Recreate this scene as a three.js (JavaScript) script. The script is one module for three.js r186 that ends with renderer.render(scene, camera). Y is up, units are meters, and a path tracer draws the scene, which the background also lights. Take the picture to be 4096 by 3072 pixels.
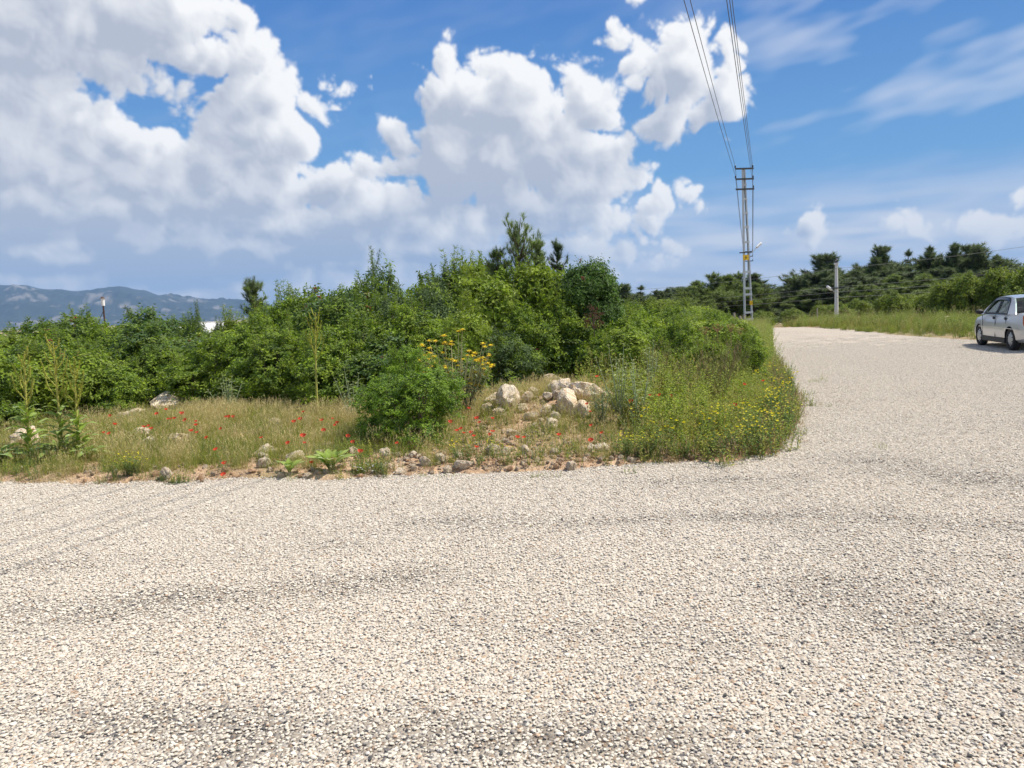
import * as THREE from 'three';
import { mergeGeometries, mergeVertices, toCreasedNormals } from 'three/addons/utils/BufferGeometryUtils.js';
import { Brush, Evaluator, SUBTRACTION } from 'three-bvh-csg';
import { createNoise2D, createNoise3D } from 'simplex-noise';

// ------------------------------------------------------------------ seeded helpers
function rng(seed) { let s = seed | 0; return () => { s = (s + 0x6d2b79f5) | 0; let t = Math.imul(s ^ (s >>> 15), 1 | s); t = (t + Math.imul(t ^ (t >>> 7), 61 | t)) ^ t; return ((t ^ (t >>> 14)) >>> 0) / 4294967296; }; }
const n2 = createNoise2D(rng(11)), n3 = createNoise3D(rng(12));
const clamp = (x, a = 0, b = 1) => Math.min(b, Math.max(a, x)), lerp = (a, b, t) => a + (b - a) * t;
const sstep = (x, a, b) => { const t = clamp((x - a) / (b - a)); return t * t * (3 - 2 * t); };
const V = (x, y, z) => new THREE.Vector3(x, y, z);
const D2R = Math.PI / 180;

// ------------------------------------------------------------------ camera, sun, exposure
const scene = new THREE.Scene();
const renderer = new THREE.WebGLRenderer();
renderer.toneMapping = THREE.LinearToneMapping;
renderer.toneMappingExposure = 1.3;
renderer.shadowMap.enabled = true;
const camera = new THREE.PerspectiveCamera(53.13, 4 / 3, 0.05, 30000);
camera.position.set(0, 1.7, 0);
camera.rotation.set(-5.65 * D2R, 0, -2.46 * D2R, 'YXZ');
scene.add(camera);

const SUN = V(0.52, 0.86, -0.06).normalize();
const sun = new THREE.DirectionalLight(new THREE.Color().setRGB(1, 0.94, 0.84), 4.8);
sun.position.copy(SUN).multiplyScalar(150);
sun.castShadow = true;
Object.assign(sun.shadow.camera, { left: -60, right: 60, top: 60, bottom: -60, near: 1, far: 400 });
sun.shadow.mapSize.set(4096, 4096);
scene.add(sun); scene.add(sun.target);
scene.fog = new THREE.FogExp2(new THREE.Color().setRGB(0.32, 0.58, 1.0), 0.00008);

// azimuth, elevation, half width and half height of the cumulus heaps in degrees
const CLOUDS = [[-30.3,17.9,8.71,3.69],[-24.0,18.8,5.53,2.85],[-20.6,19.9,2.35,1.27],[-27.4,16.7,5.70,2.01],[-23.1,17.3,2.68,1.17],[-30.4,14.5,3.69,2.01],[-32.4,10.9,7.37,5.70],[-29.3,9.8,4.36,3.02],[-17.6,16.7,2.35,1.84],[-16.1,14.5,2.51,3.35],[-17.1,11.6,4.02,3.69],[-14.9,11.7,1.14,2.01],[-20.0,12.4,2.01,1.34],[-22.2,11.2,3.02,1.51],[-24.9,9.1,7.37,3.69],[-29.8,6.9,8.04,5.70],[-19.2,8.2,6.03,3.69],[-14.2,8.6,2.68,1.68],[-11.0,8.2,3.02,2.01],[-7.4,11.6,1.21,1.14],[-6.9,10.2,1.51,1.34],[-9.8,6.9,4.36,3.35],[-14.7,5.4,8.38,3.02],[-24.1,4.9,10.05,3.02],[-2.3,14.3,3.35,3.18],[-3.1,16.7,1.84,0.94],[-0.4,16.2,1.61,0.94],[2.1,16.0,1.51,1.14],[0.6,13.3,5.03,4.02],[-1.2,10.2,4.69,3.02],[5.4,15.8,1.34,1.34],[6.1,14.1,2.51,2.51],[3.9,10.9,5.03,3.02],[7.2,11.1,2.51,1.51],[8.9,11.3,1.34,1.01],[5.5,8.3,3.69,2.35],[10.3,8.8,1.17,0.87],[11.6,7.4,1.07,0.87],[2.0,6.5,7.71,2.35],[-4.8,5.8,6.70,2.35],[7.1,5.9,2.68,1.51],[15.0,18.2,0.67,0.94],[14.0,17.1,1.68,1.51],[9.5,18.2,0.47,0.80],[10.0,16.9,1.17,1.17],[12.4,15.8,3.18,2.18],[15.4,14.0,1.84,1.84],[12.8,13.1,2.35,1.51],[11.8,11.7,1.17,0.94],[-11.7,15.4,0.67,0.30],[-10.9,15.1,0.47,0.23],[21.4,5.0,0.47,0.60],[30.3,4.1,1.34,0.34],[32.2,4.0,1.68,0.50],[21.2,4.4,0.54,0.27],[-30.7,3.2,11.73,2.35],[-19.6,2.9,11.73,2.35],[-6.6,3.2,11.73,2.51],[3.6,3.4,7.37,2.01],[-4.2,11.3,2.35,3.02],[-37.8,12.2,10.05,5.36],[-38.4,16.7,8.38,4.02],[-27.6,22.6,8.71,3.35],[-37.3,6.4,8.38,5.03],[37.9,4.3,4.02,1.34]];
// ------------------------------------------------------------------ sky: blue air and cumulus, by azimuth and elevation in degrees (azimuth 0 = -z, growing towards +x)
function makeSky() {
  const W = 4096, H = 2048, R = H / 2, deg = 360 / W;
  // [azimuth, elevation, half width, half height]
  const puffs = CLOUDS;
  const D = new Float32Array(W * R), L = new Float32Array(W * R), A = new Float32Array(W * R);
  for (let j = 0; j < R; j++) {
    const el = (j + 0.5) * deg, ce = Math.cos(el * D2R), se = Math.sin(el * D2R);
    for (let i = 0; i < W; i++) {
      const az = ((i + 0.5) / W - 0.5) * 360 + 90, a = az > 180 ? az - 360 : az;
      const x = Math.sin(a * D2R) * ce, y = se, z = -Math.cos(a * D2R) * ce;
      const outX = Math.max(0, Math.abs(a) - 36), outY = Math.max(0, el - 23), out = sstep(Math.hypot(outX, outY), 0, 9);
      let S = -9;
      if (out < 1) {
        for (const p of puffs) {
          const da = (a - p[0]) / p[2], de = (el - p[1]) / p[3];
          if (da > 4 || da < -4 || de > 4 || de < -4) continue;
          const s = (1 - Math.sqrt(da * da + de * de)) * Math.min(p[2], p[3]);
          const h = clamp(0.5 + (s - S) / 0.8); // soft union
          S = lerp(S, s, h) + 0.2 * h * (1 - h);
        }
      }
      if (out > 0) {
        const k = 1 / (0.35 + y), g = (n3(x * k * 1.5 + 7, y * 2.2, z * k * 1.5) + 0.5 * n3(x * k * 3.4, y * 4 + 3, z * k * 3.4)) * 4.2 - 0.4;
        S = lerp(Math.max(S, -4), g, out);
      }
      let d = S, l = S;
      if (S > -2.6) {
        let f = 11, amp = 1.05;
        const wx = 0.007 * n3(x * 14, y * 14, z * 14 + 5), wy = 0.007 * n3(x * 14 + 9, y * 14, z * 14);
        for (let o = 0; o < 7; o++) {
          const e = amp * (Math.abs(n3((x + wx) * f, (y + wy) * f, z * f + o * 7)) * 2 - 0.58);
          d += e; if (o < 3) l += e * (o < 2 ? 1 : 0.7);
          f *= 2.05; amp *= o < 2 ? 0.5 : 0.56;
        }
      }
      L[j * W + i] = l;
      D[j * W + i] = d;
      // thin high streaks and low haze layers
      const sl = 0.5 + 0.5 * n3(x * 5.5, y * 34 + 2, z * 5.5) + 0.3 * n3(x * 12, y * 80, z * 12);
      const right = sstep(a, 8, 26) * (1 - sstep(Math.abs(a), 90, 130));
      const cir = 0.5 + 0.5 * n3(x * 3 + y * 5 + 4, y * 11 - x * 3, z * 3) + 0.35 * n3(x * 7 + y * 11, y * 26 - x * 8, z * 7) + 0.2 * n3(x * 16 + y * 20, y * 60 - x * 18, z * 16);
      A[j * W + i] = clamp(sl * 1.0 + 0.25) * (1 - sstep(el, 3.0, 9.0)) * 0.95 + clamp(cir - 0.45) * (0.6 * right + 0.1) * sstep(el, 5, 14) * (1 - sstep(el, 30, 60));
    }
  }
  const data = new Float32Array(W * H * 4);
  // broad shaded undersides: azimuth, elevation, half width, half height, depth
  const under = [[-20, 3.6, 10, 0.9, 0.4], [-30, 6.6, 6, 0.9, 0.3], [-12, 5.6, 5, 1.0, 0.3], [-2.5, 8.6, 3.4, 1.9, 0.3], [2, 3.9, 7, 0.7, 0.4], [-27, 10.5, 3, 1.6, 0.22], [5, 7, 3, 1.2, 0.15], [-14, 9, 3, 1.5, 0.18], [-32, 3.6, 4, 0.4, 0.15]];
  const sx = 0.66, sy = 0.75;
  const at = (i, j, F = L) => F[clamp(Math.round(j), 0, R - 1) * W + ((Math.round(i) % W) + W) % W];
  const mixc = (a, b, t) => [lerp(a[0], b[0], t), lerp(a[1], b[1], t), lerp(a[2], b[2], t)];
  const stops = [[0, [0.46, 0.55, 0.70]], [4, [0.31, 0.47, 0.71]], [9, [0.16, 0.37, 0.68]], [20, [0.078, 0.225, 0.565]], [45, [0.045, 0.15, 0.45]], [90, [0.025, 0.1, 0.37]]];
  for (let j = 0; j < R; j++) {
    const el = (j + 0.5) * deg;
    let k = 0; while (el > stops[k + 1][0]) k++;
    const air = mixc(stops[k][1], stops[k + 1][1], (el - stops[k][0]) / (stops[k + 1][0] - stops[k][0]));
    const low = 1 - sstep(el, 2, 10);
    for (let i = 0; i < W; i++) {
      let c = air;
      const v = A[j * W + i];
      if (v > 0) c = mixc(c, mixc([0.76, 0.79, 0.87], [0.70, 0.74, 0.80], low), clamp(v));
      const d = D[j * W + i];
      if (d > -0.34) {
        const alpha = sstep(d, -0.34, 0.48);
        let tau = 0;
        for (const [t, w] of [[0.3, 0.35], [0.7, 0.5], [1.3, 0.7], [2.2, 0.9], [3.4, 1.1], [5, 1.3]]) tau += Math.min(2.4, Math.max(0, at(i + sx * t / deg, j + sy * t / deg))) * w;
        const g = at(i + sx * 0.6 / deg, j + sy * 0.6 / deg) - at(i - sx * 0.6 / deg, j - sy * 0.6 / deg);
        const g2 = at(i + sx * 0.16 / deg, j + sy * 0.16 / deg, D) - at(i - sx * 0.16 / deg, j - sy * 0.16 / deg, D);
        const e = el * D2R, z8 = [Math.sin(i * deg * D2R) * Math.cos(e), Math.sin(e), Math.cos(i * deg * D2R) * Math.cos(e)];
        const blot = n3(z8[0] * 9, z8[1] * 14, z8[2] * 9) * 0.13 + n3(z8[0] * 20, z8[1] * 28, z8[2] * 20) * 0.08;
        const rim = 1 - sstep(d, 0.1, 1.6), strat = low * (n3(z8[0] * 5, z8[1] * 30, z8[2] * 5) * 0.32 + n3(z8[0] * 13, z8[1] * 60, z8[2] * 13) * 0.2 + 0.16);
        const lit = clamp(1.0 * Math.exp(-tau * 0.33) + 0.12 + blot + strat - clamp(g, -1.6, 1.6) * 0.13 - clamp(g2, -0.5, 0.5) * (0.17 + 0.22 * rim * Math.exp(-tau * 0.3)));
        let sh = 0; if (el < 16) { const az0 = ((i + 0.5) / W - 0.5) * 360 + 90, az = az0 > 180 ? az0 - 360 : az0; for (const u of under) { const q = ((az - u[0]) / u[2]) ** 2 + ((el - u[1]) / u[3]) ** 2; if (q < 6) sh += u[4] * Math.exp(-q); } }
        const dark = mixc([0.46, 0.505, 0.60], [0.38, 0.47, 0.62], low);
        c = mixc(c, mixc(dark, mixc([0.95, 0.95, 0.95], [0.82, 0.83, 0.84], low * 0.8), clamp(lit - sh)), alpha);
      }
      const o = ((j + R) * W + i) * 4;
      data[o] = c[0] / 1.22; data[o + 1] = c[1] / 1.22; data[o + 2] = c[2] / 1.22; data[o + 3] = 1;
      if (j === 0) for (let q = 0; q < R; q++) { const b = (q * W + i) * 4; data[b] = 0.30; data[b + 1] = 0.32; data[b + 2] = 0.34; data[b + 3] = 1; }
    }
  }
  const t = new THREE.DataTexture(data, W, H, THREE.RGBAFormat, THREE.FloatType);
  t.mapping = THREE.EquirectangularReflectionMapping; t.magFilter = THREE.LinearFilter; t.minFilter = THREE.LinearFilter; t.needsUpdate = true;
  return t;
}
const skyTexture = makeSky();
scene.background = skyTexture;
scene.environment = skyTexture;

// ------------------------------------------------------------------ naming
const taken = new Map();
function numbered(name) { const k = taken.get(name) ?? 0; taken.set(name, k + 1); return k ? name + '_' + String(k).padStart(3, '0') : name; }
function add(o, name, label, category, group, kind) {
  o.name = numbered(name);
  if (kind) o.userData.kind = kind;
  if (label) o.userData.label = label;
  if (category) o.userData.category = category;
  if (group) o.userData.group = group;
  scene.add(o);
  return o;
}
function part(parent, name, geo, mat, label) {
  const m = new THREE.Mesh(geo, mat); m.name = name; m.castShadow = m.receiveShadow = true;
  if (label) m.userData.label = label;
  parent.add(m); return m;
}
function copies(name, geo, mat, list, kind = 'stuff') { // list of {m: Matrix4, c?: [r,g,b]}
  const o = new THREE.InstancedMesh(geo, mat, list.length), c = new THREE.Color();
  o.name = name; o.castShadow = o.receiveShadow = true; o.userData.kind = kind;
  list.forEach((e, i) => { o.setMatrixAt(i, e.m); if (e.c) o.setColorAt(i, c.setRGB(...e.c)); });
  return o;
}
function dup(o, label, group) { const c = o.clone(); c.userData = { ...o.userData }; if (label) c.userData.label = label; if (group) c.userData.group = group; return c; }

// ------------------------------------------------------------------ geometry builder
class GB {
  constructor() { this.p = []; this.c = []; this.n = []; this.i = []; this.uv = []; }
  v(x, y, z, c = [1, 1, 1]) { this.p.push(x, y, z); this.c.push(...c); return this.p.length / 3 - 1; }
  tri(a, b, c) { this.i.push(a, b, c); }
  quad(a, b, c, d) { this.i.push(a, b, c, a, c, d); }
  tube(pts, radii, seg = 5, col = [1, 1, 1]) {
    const rows = [], t = V(), s = V(), u = V();
    pts.forEach((p, k) => {
      t.subVectors(pts[Math.min(k + 1, pts.length - 1)], pts[Math.max(k - 1, 0)]).normalize();
      s.set(0.31, 0.17, 0.93); if (Math.abs(t.dot(s)) > 0.9) s.set(0.9, 0.2, 0.1); s.cross(t).normalize(); u.crossVectors(t, s);
      const r = Array.isArray(radii) ? radii[k] : radii, row = [];
      for (let q = 0; q < seg; q++) { const a = q / seg * Math.PI * 2; row.push(this.v(p.x + (s.x * Math.cos(a) + u.x * Math.sin(a)) * r, p.y + (s.y * Math.cos(a) + u.y * Math.sin(a)) * r, p.z + (s.z * Math.cos(a) + u.z * Math.sin(a)) * r, col)); }
      rows.push(row);
    });
    for (let k = 0; k < rows.length - 1; k++) for (let q = 0; q < seg; q++) { const q2 = (q + 1) % seg; this.quad(rows[k][q], rows[k][q2], rows[k + 1][q2], rows[k + 1][q]); }
    const a = rows[0], b = rows.at(-1);
    for (let q = 1; q < seg - 1; q++) { this.tri(a[0], a[q + 1], a[q]); this.tri(b[0], b[q], b[q + 1]); }
    return this;
  }
  // a folded leaf from p along d (unit), with face normal about n
  leaf(p, d, n, len, wid, col = [1, 1, 1], fold = 0.25, bend = 0.15) {
    const s = V().crossVectors(d, n).normalize(), up = V().crossVectors(s, d).normalize();
    const m = 0.45 * len, q = (a, b, c) => this.v(p.x + d.x * a + s.x * b + up.x * c, p.y + d.y * a + s.y * b + up.y * c, p.z + d.z * a + s.z * b + up.z * c, col);
    const o = q(0, 0, 0), l = q(m, -wid / 2, fold * wid * 0.5), r = q(m, wid / 2, fold * wid * 0.5), mid = q(m, 0, 0), t = q(len, 0, -bend * len);
    this.i.push(o, mid, l, o, r, mid, l, mid, t, mid, r, t);
  }
  // a grass blade: thin tapering strip that bends
  blade(p, d, side, len, wid, bendTo, bend, col, tip = col, segs = 3) {
    let pa = -1, pb = -1;
    for (let k = 0; k <= segs; k++) {
      const t = k / segs, b = bend * t * t * len, w = wid * (1 - t * 0.92) / 2;
      const x = p.x + d.x * len * t + bendTo.x * b, y = p.y + d.y * len * t + bendTo.y * b, z = p.z + d.z * len * t + bendTo.z * b;
      const c = [0, 1, 2].map((q) => lerp(col[q], tip[q], t));
      const a = this.v(x - side.x * w, y, z - side.z * w, c), e = this.v(x + side.x * w, y, z + side.z * w, c);
      if (k) this.quad(pa, pb, e, a);
      pa = a; pb = e;
    }
  }
  build(smooth = true) {
    let g = new THREE.BufferGeometry();
    g.setAttribute('position', new THREE.Float32BufferAttribute(this.p, 3));
    g.setAttribute('color', new THREE.Float32BufferAttribute(this.c, 3));
    g.setIndex(this.i);
    if (this.uv.length) g.setAttribute('uv', new THREE.Float32BufferAttribute(this.uv, 2));
    if (!smooth) g = g.toNonIndexed();
    g.computeVertexNormals();
    return g;
  }
}
const dirOf = (az, el) => V(Math.cos(el) * Math.sin(az), Math.sin(el), Math.cos(el) * Math.cos(az));
function box(w, h, d, x = 0, y = 0, z = 0, rx = 0, ry = 0, rz = 0) { const g = new THREE.BoxGeometry(w, h, d); g.applyMatrix4(new THREE.Matrix4().compose(V(x, y, z), new THREE.Quaternion().setFromEuler(new THREE.Euler(rx, ry, rz)), V(1, 1, 1))); return g; }
function cyl(r1, r2, h, x, y, z, seg = 12, rx = 0, rz = 0) { const g = new THREE.CylinderGeometry(r1, r2, h, seg); g.applyMatrix4(new THREE.Matrix4().compose(V(x, y, z), new THREE.Quaternion().setFromEuler(new THREE.Euler(rx, 0, rz)), V(1, 1, 1))); return g; }
const lin = (r, g, b) => new THREE.Color().setRGB(r, g, b);
const std = (c, roughness = 0.9, metalness = 0, o = {}) => new THREE.MeshStandardMaterial({ color: Array.isArray(c) ? lin(...c) : c, roughness, metalness, ...o });

// ------------------------------------------------------------------ materials
const leafMat = (c, through = 0.5, rough = 0.88) => new THREE.MeshPhysicalMaterial({ color: lin(...c), roughness: rough, transmission: through, thickness: 0, vertexColors: true, side: THREE.DoubleSide, specularIntensity: 0.5 });
const M = {
  leaf: leafMat([1, 1, 1]), needle: leafMat([1, 1, 1], 0.42, 0.9), grass: leafMat([1, 1, 1], 0.45, 0.95), petal: leafMat([1, 1, 1], 0.5, 0.95),
  bark: std([0.16, 0.12, 0.085], 0.95, 0, { vertexColors: true }), plain: std([1, 1, 1], 0.92, 0, { vertexColors: true }),
  steel: std([0.50, 0.54, 0.56], 0.5, 0.35), darkSteel: std([0.07, 0.075, 0.08], 0.6, 0.4), insulator: std([0.035, 0.025, 0.022], 0.25),
  wire: std([0.10, 0.10, 0.105], 0.6, 0.3), paleWire: std([0.22, 0.22, 0.21], 0.6, 0.2), concrete: std([0.68, 0.68, 0.66], 0.9), wood: std([0.36, 0.31, 0.25], 0.95), white: std([0.78, 0.78, 0.77], 0.7), brown: std([0.07, 0.035, 0.025], 0.7),
};

// ------------------------------------------------------------------ the lie of the land
const ISLAND = [[-70, -17], [-25, -11.6], [-12, -9.6], [-5.73, -8.41], [-4.56, -8.15], [-3.53, -8.06], [-2.74, -8.04], [-1.98, -7.84], [-1.3, -7.98], [-0.54, -7.8], [0.16, -7.72], [0.7, -7.85], [1.39, -7.94], [2.14, -7.85], [2.78, -8.15], [3.25, -9.0], [3.95, -10.7], [4.35, -11.6], [5.3, -14.7], [7.0, -20.1], [9.7, -28.3], [13.4, -39.5], [15.0, -45], [15.4, -52], [14, -70], [-20, -300], [-400, -300], [-400, -40]];
const VERGE = [[15.6, 30], [15.2, -10], [14.6, -18], [14.89, -22.2], [15.25, -25.1], [15.17, -28], [15.35, -31.9], [15.5, -36.6], [16.2, -41.6], [17.2, -47], [18.2, -56], [17, -70], [16, -80], [30, -300], [400, -300], [400, 30]];
function polyDist(P, x, z) {
  let d = 1e9, inside = false;
  for (let i = 0, j = P.length - 1; i < P.length; j = i++) {
    const [x1, z1] = P[i], [x2, z2] = P[j], ex = x2 - x1, ez = z2 - z1, t = clamp(((x - x1) * ex + (z - z1) * ez) / (ex * ex + ez * ez));
    d = Math.min(d, (x - x1 - ex * t) ** 2 + (z - z1 - ez * t) ** 2);
    if ((z1 > z) !== (z2 > z) && x < (x2 - x1) * (z - z1) / (z2 - z1) + x1) inside = !inside;
  }
  return (inside ? 1 : -1) * Math.sqrt(d);
}
// metres inside the planted ground; negative on the road
const sdPlain = (x, z) => Math.max(polyDist(ISLAND, x, z), polyDist(VERGE, x, z));
const ragged = (x, z) => n2(x * 1.7, z * 1.7) * 0.1 + n2(x * 6, z * 6) * 0.045;
const fall = (x, z) => { const r = Math.hypot(x * 0.6, z); return -0.035 * clamp(r - 42, 0, 62); };
const bump2 = (x, z, cx, cz, rx, rz) => Math.exp(-(((x - cx) / rx) ** 2 + ((z - cz) / rz) ** 2));
function heightAt(x, z, sd = sdPlain(x, z)) {
  const s = sd + ragged(x, z);
  if (s < 0) return fall(x, z) + Math.max(-0.08, s * 0.4);
  const near = Math.hypot(x, z) < 70 ? 1 : 0;
  let h = Math.min(s * 0.28, 0.05) + 0.03 * n2(x * 0.9, z * 0.9) * Math.min(1, s) + 0.014 * n2(x * 5, z * 5) * Math.min(1, s * 2) * near;
  h += 0.34 * bump2(x, z, 0.55, -11.2, 1.15, 0.95) + 0.16 * bump2(x, z, -4.6, -11.4, 1.5, 0.9) + 0.1 * bump2(x, z, 2.2, -12, 1.6, 1.6);
  if (x > 14) h += 0.12 * sstep(sdPlain(x, z), 0, 5);
  return fall(x, z) + Math.max(h, 0.006);
}
// axis values: fine steps between a and b, then growing
function axis(a, b, fine, far0, far1, grow = 1.18) {
  const v = []; for (let x = a; x <= b + 1e-6; x += fine) v.push(x);
  let s = fine; while (v.at(-1) < far1) { s *= grow; v.push(Math.min(far1, v.at(-1) + s)); }
  s = fine; while (v[0] > far0) { s *= grow; v.unshift(Math.max(far0, v[0] - s)); }
  return v;
}
function sheet(xs, zs, fy, fc, uvScale) {
  const g = new GB(), nx = xs.length;
  for (const z of zs) for (const x of xs) { const h = fy(x, z); g.v(x, h, z, fc(x, z, h)); g.uv.push(x * uvScale, z * uvScale); }
  for (let j = 0; j < zs.length - 1; j++) for (let i = 0; i < nx - 1; i++) { const a = j * nx + i; g.quad(a, a + nx, a + nx + 1, a + 1); }
  return g.build();
}
// grain textures (tileable value noise)
function tileNoise(N, cells, seed) {
  const r = rng(seed), t = Float32Array.from({ length: cells * cells }, r), out = new Float32Array(N * N);
  for (let y = 0; y < N; y++) for (let x = 0; x < N; x++) {
    const fx = x / N * cells, fy = y / N * cells, ix = Math.floor(fx), iy = Math.floor(fy), u = fx - ix, w = fy - iy, a = u * u * (3 - 2 * u), b = w * w * (3 - 2 * w), q = (i, j) => t[(j % cells) * cells + (i % cells)];
    out[y * N + x] = lerp(lerp(q(ix, iy), q(ix + 1, iy), a), lerp(q(ix, iy + 1), q(ix + 1, iy + 1), a), b);
  }
  return out;
}
function texture(N, fn, srgb = true) {
  const d = new Uint8Array(N * N * 4);
  for (let i = 0; i < N * N; i++) { const c = fn(i % N, Math.floor(i / N), i); d[i * 4] = clamp(c[0]) * 255; d[i * 4 + 1] = clamp(c[1]) * 255; d[i * 4 + 2] = clamp(c[2]) * 255; d[i * 4 + 3] = 255; }
  const t = new THREE.DataTexture(d, N, N); t.wrapS = t.wrapT = THREE.RepeatWrapping; t.magFilter = THREE.LinearFilter; t.minFilter = THREE.LinearMipmapLinearFilter; t.generateMipmaps = true; t.needsUpdate = true;
  if (srgb) t.colorSpace = THREE.SRGBColorSpace;
  return t;
}
const sr = (l) => l <= 0.0031308 ? l * 12.92 : 1.055 * Math.pow(l, 1 / 2.4) - 0.055;
// soil: clods and grit, 3 m a tile
const soilA = tileNoise(1024, 24, 1), soilB = tileNoise(1024, 96, 2), soilC = tileNoise(1024, 340, 3);
const soilMap = texture(1024, (x, y, i) => { const k = 0.62 + 0.22 * soilA[i] + 0.2 * soilB[i] + 0.24 * soilC[i], w = soilC[i] > 0.86 ? 1.25 : 1; return [sr(k * w * 0.86), sr(k * w * 0.86), sr(k * w * 0.86)]; });
const soilBump = texture(1024, (x, y, i) => { const k = 0.4 * soilA[i] + 0.35 * soilB[i] + 0.25 * soilC[i]; return [k, k, k]; }, false);
const soilMat = std([1, 1, 1], 0.97, 0, { vertexColors: true, map: soilMap, bumpMap: soilBump, bumpScale: 0.05 });
function soilColor(x, z) {
  const a = n2(x * 0.7 + 4, z * 0.7) * 0.5 + 0.5, b = n2(x * 2.6, z * 2.6 + 8) * 0.5 + 0.5;
  const red = [0.50, 0.31, 0.18], tan = [0.58, 0.42, 0.27], litter = [0.30, 0.25, 0.11];
  let c = [0, 1, 2].map((k) => lerp(red[k], tan[k], b));
  const wood = sstep(-z, 12.5, 15.5), r = Math.hypot(x, z);
  const dirt = bump2(x, z, 15.6, -47.5, 2.2, 5) ;
  const g = clamp(a * 0.75 + wood * 0.5 - 0.15 - 0.8 * bump2(x, z, 0.5, -9.6, 2.6, 2.0) - dirt);
  c = c.map((v, k) => lerp(v, litter[k], g));
  if (dirt > 0.1) c = c.map((v, k) => lerp(v, [0.42, 0.22, 0.13][k], clamp(dirt)));
  return c;
}
{
  const xs = axis(-12, 9, 0.15, -6000, 6000, 1.16), zs = axis(-24, -6.6, 0.15, -9000, 500, 1.16);
  const cache = new Map();
  const g = sheet(xs, zs, (x, z) => heightAt(x, z), (x, z) => soilColor(x, z), 1 / 3);
  const o = new THREE.Mesh(g, soilMat); o.receiveShadow = o.castShadow = true;
  add(o, 'ground', null, null, null, 'structure');
}
// ------------------------------------------------------------------ chip-seal road
// where the black binder shows between the chippings: wheel tracks and worn spots, 0..1
function worn(x, z) {
  const track = (x0, z0, x1, z1, w) => { const ex = x1 - x0, ez = z1 - z0, t = clamp(((x - x0) * ex + (z - z0) * ez) / (ex * ex + ez * ez)); return Math.exp(-((Math.hypot(x - x0 - ex * t, z - z0 - ez * t) / w) ** 2)); };
  const br = clamp(0.6 + 0.5 * n2(x * 0.6 + 3, z * 1.8) + 0.35 * n2(x * 2, z * 5 + 9));
  const t = Math.max(
    track(-3.6, -5.35, -1.2, -5.5, 0.16) * 0.55, track(-2.9, -4.45, -0.7, -4.85, 0.24) * 0.9, track(-0.9, -6.05, 2.6, -5.75, 0.17) * 0.95, track(-2.3, -3.25, -1.0, -3.05, 0.17) * 0.8, track(-1.2, -3.0, 0.7, -2.75, 0.22) * 1.0,
    track(0.9, -7.2, 2.6, -7.0, 0.22) * 0.7, track(2.6, -5.75, 4.2, -5.0, 0.4) * 0.55, track(3.5, -7.6, 4.6, -6.2, 0.45) * 0.9, track(1.8, -4.3, 2.6, -3.2, 0.42) * 0.75, track(2.3, -5.2, 2.1, -4.0, 0.6) * 0.35, track(-0.4, -4.0, 0.9, -3.6, 0.3) * 0.3, track(0.3, -2.75, 2.2, -2.7, 0.2) * 0.5);
  return clamp(t * (0.35 + 0.9 * br) + 0.10 * clamp(n2(x * 2.3 + 40, z * 2.3) - 0.35));
}
const chipTex = (() => { // chippings seen from above, 2 m a tile
  const N = 1024, C = 96, r = rng(77), px = new Float32Array(C * C * 2), tone = [];
  for (let i = 0; i < C * C; i++) { px[i * 2] = r(); px[i * 2 + 1] = r(); const q = r(); tone.push(q < 0.05 ? [0.17, 0.16, 0.16] : q < 0.12 ? [0.42, 0.31, 0.22] : q < 0.4 ? [0.43, 0.375, 0.305] : q < 0.85 ? [0.52, 0.455, 0.375] : [0.59, 0.54, 0.475]); }
  const col = new Float32Array(N * N * 3), h = new Float32Array(N * N);
  for (let y = 0; y < N; y++) for (let x = 0; x < N; x++) {
    const fx = x / N * C, fy = y / N * C, ix = Math.floor(fx), iy = Math.floor(fy); let d1 = 9, d2 = 9, id = 0;
    for (let b = -1; b <= 1; b++) for (let a = -1; a <= 1; a++) { const cx = (ix + a + C) % C, cy = (iy + b + C) % C, k = cy * C + cx, dx = ix + a + px[k * 2] - fx, dy = iy + b + px[k * 2 + 1] - fy, d = Math.sqrt(dx * dx + dy * dy); if (d < d1) { d2 = d1; d1 = d; id = k; } else if (d < d2) d2 = d; }
    const i = y * N + x; h[i] = clamp((d2 - d1) * 1.6) * (0.6 + 0.4 * ((id * 37) % 11) / 10);
    for (let c = 0; c < 3; c++) col[i * 3 + c] = tone[id][c];
  }
  return { map: texture(N, (x, y, i) => [sr(col[i * 3]), sr(col[i * 3 + 1]), sr(col[i * 3 + 2])]), bump: texture(N, (x, y, i) => [h[i], h[i], h[i]], false) };
})();
const roadMat = std([1, 1, 1], 0.93, 0, { vertexColors: true, map: chipTex.map, bumpMap: chipTex.bump, bumpScale: 0.012 });
{
  const xs = axis(-9, 14, 0.16, -80, 40, 1.12), zs = axis(-16, 1, 0.16, -60, 30, 1.12);
  const g = sheet(xs, zs, (x, z) => fall(x, z) + 0.0075, (x, z) => {
    const w = worn(x, z), p = 1 + 0.08 * n2(x * 0.5, z * 0.5) + 0.05 * n2(x * 2.2, z * 2.2), dust = 0.5 + 0.5 * n2(x * 0.23 + 5, z * 0.23);
    const k = lerp(1, 0.5, w) * p;
    return [k * 1.0, k * lerp(0.97, 1, dust), k * lerp(0.93, 1, dust)];
  }, 1 / 2);
  const o = new THREE.Mesh(g, roadMat); o.receiveShadow = true;
  add(o, 'gravel_road', null, null, null, 'structure');
}
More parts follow.
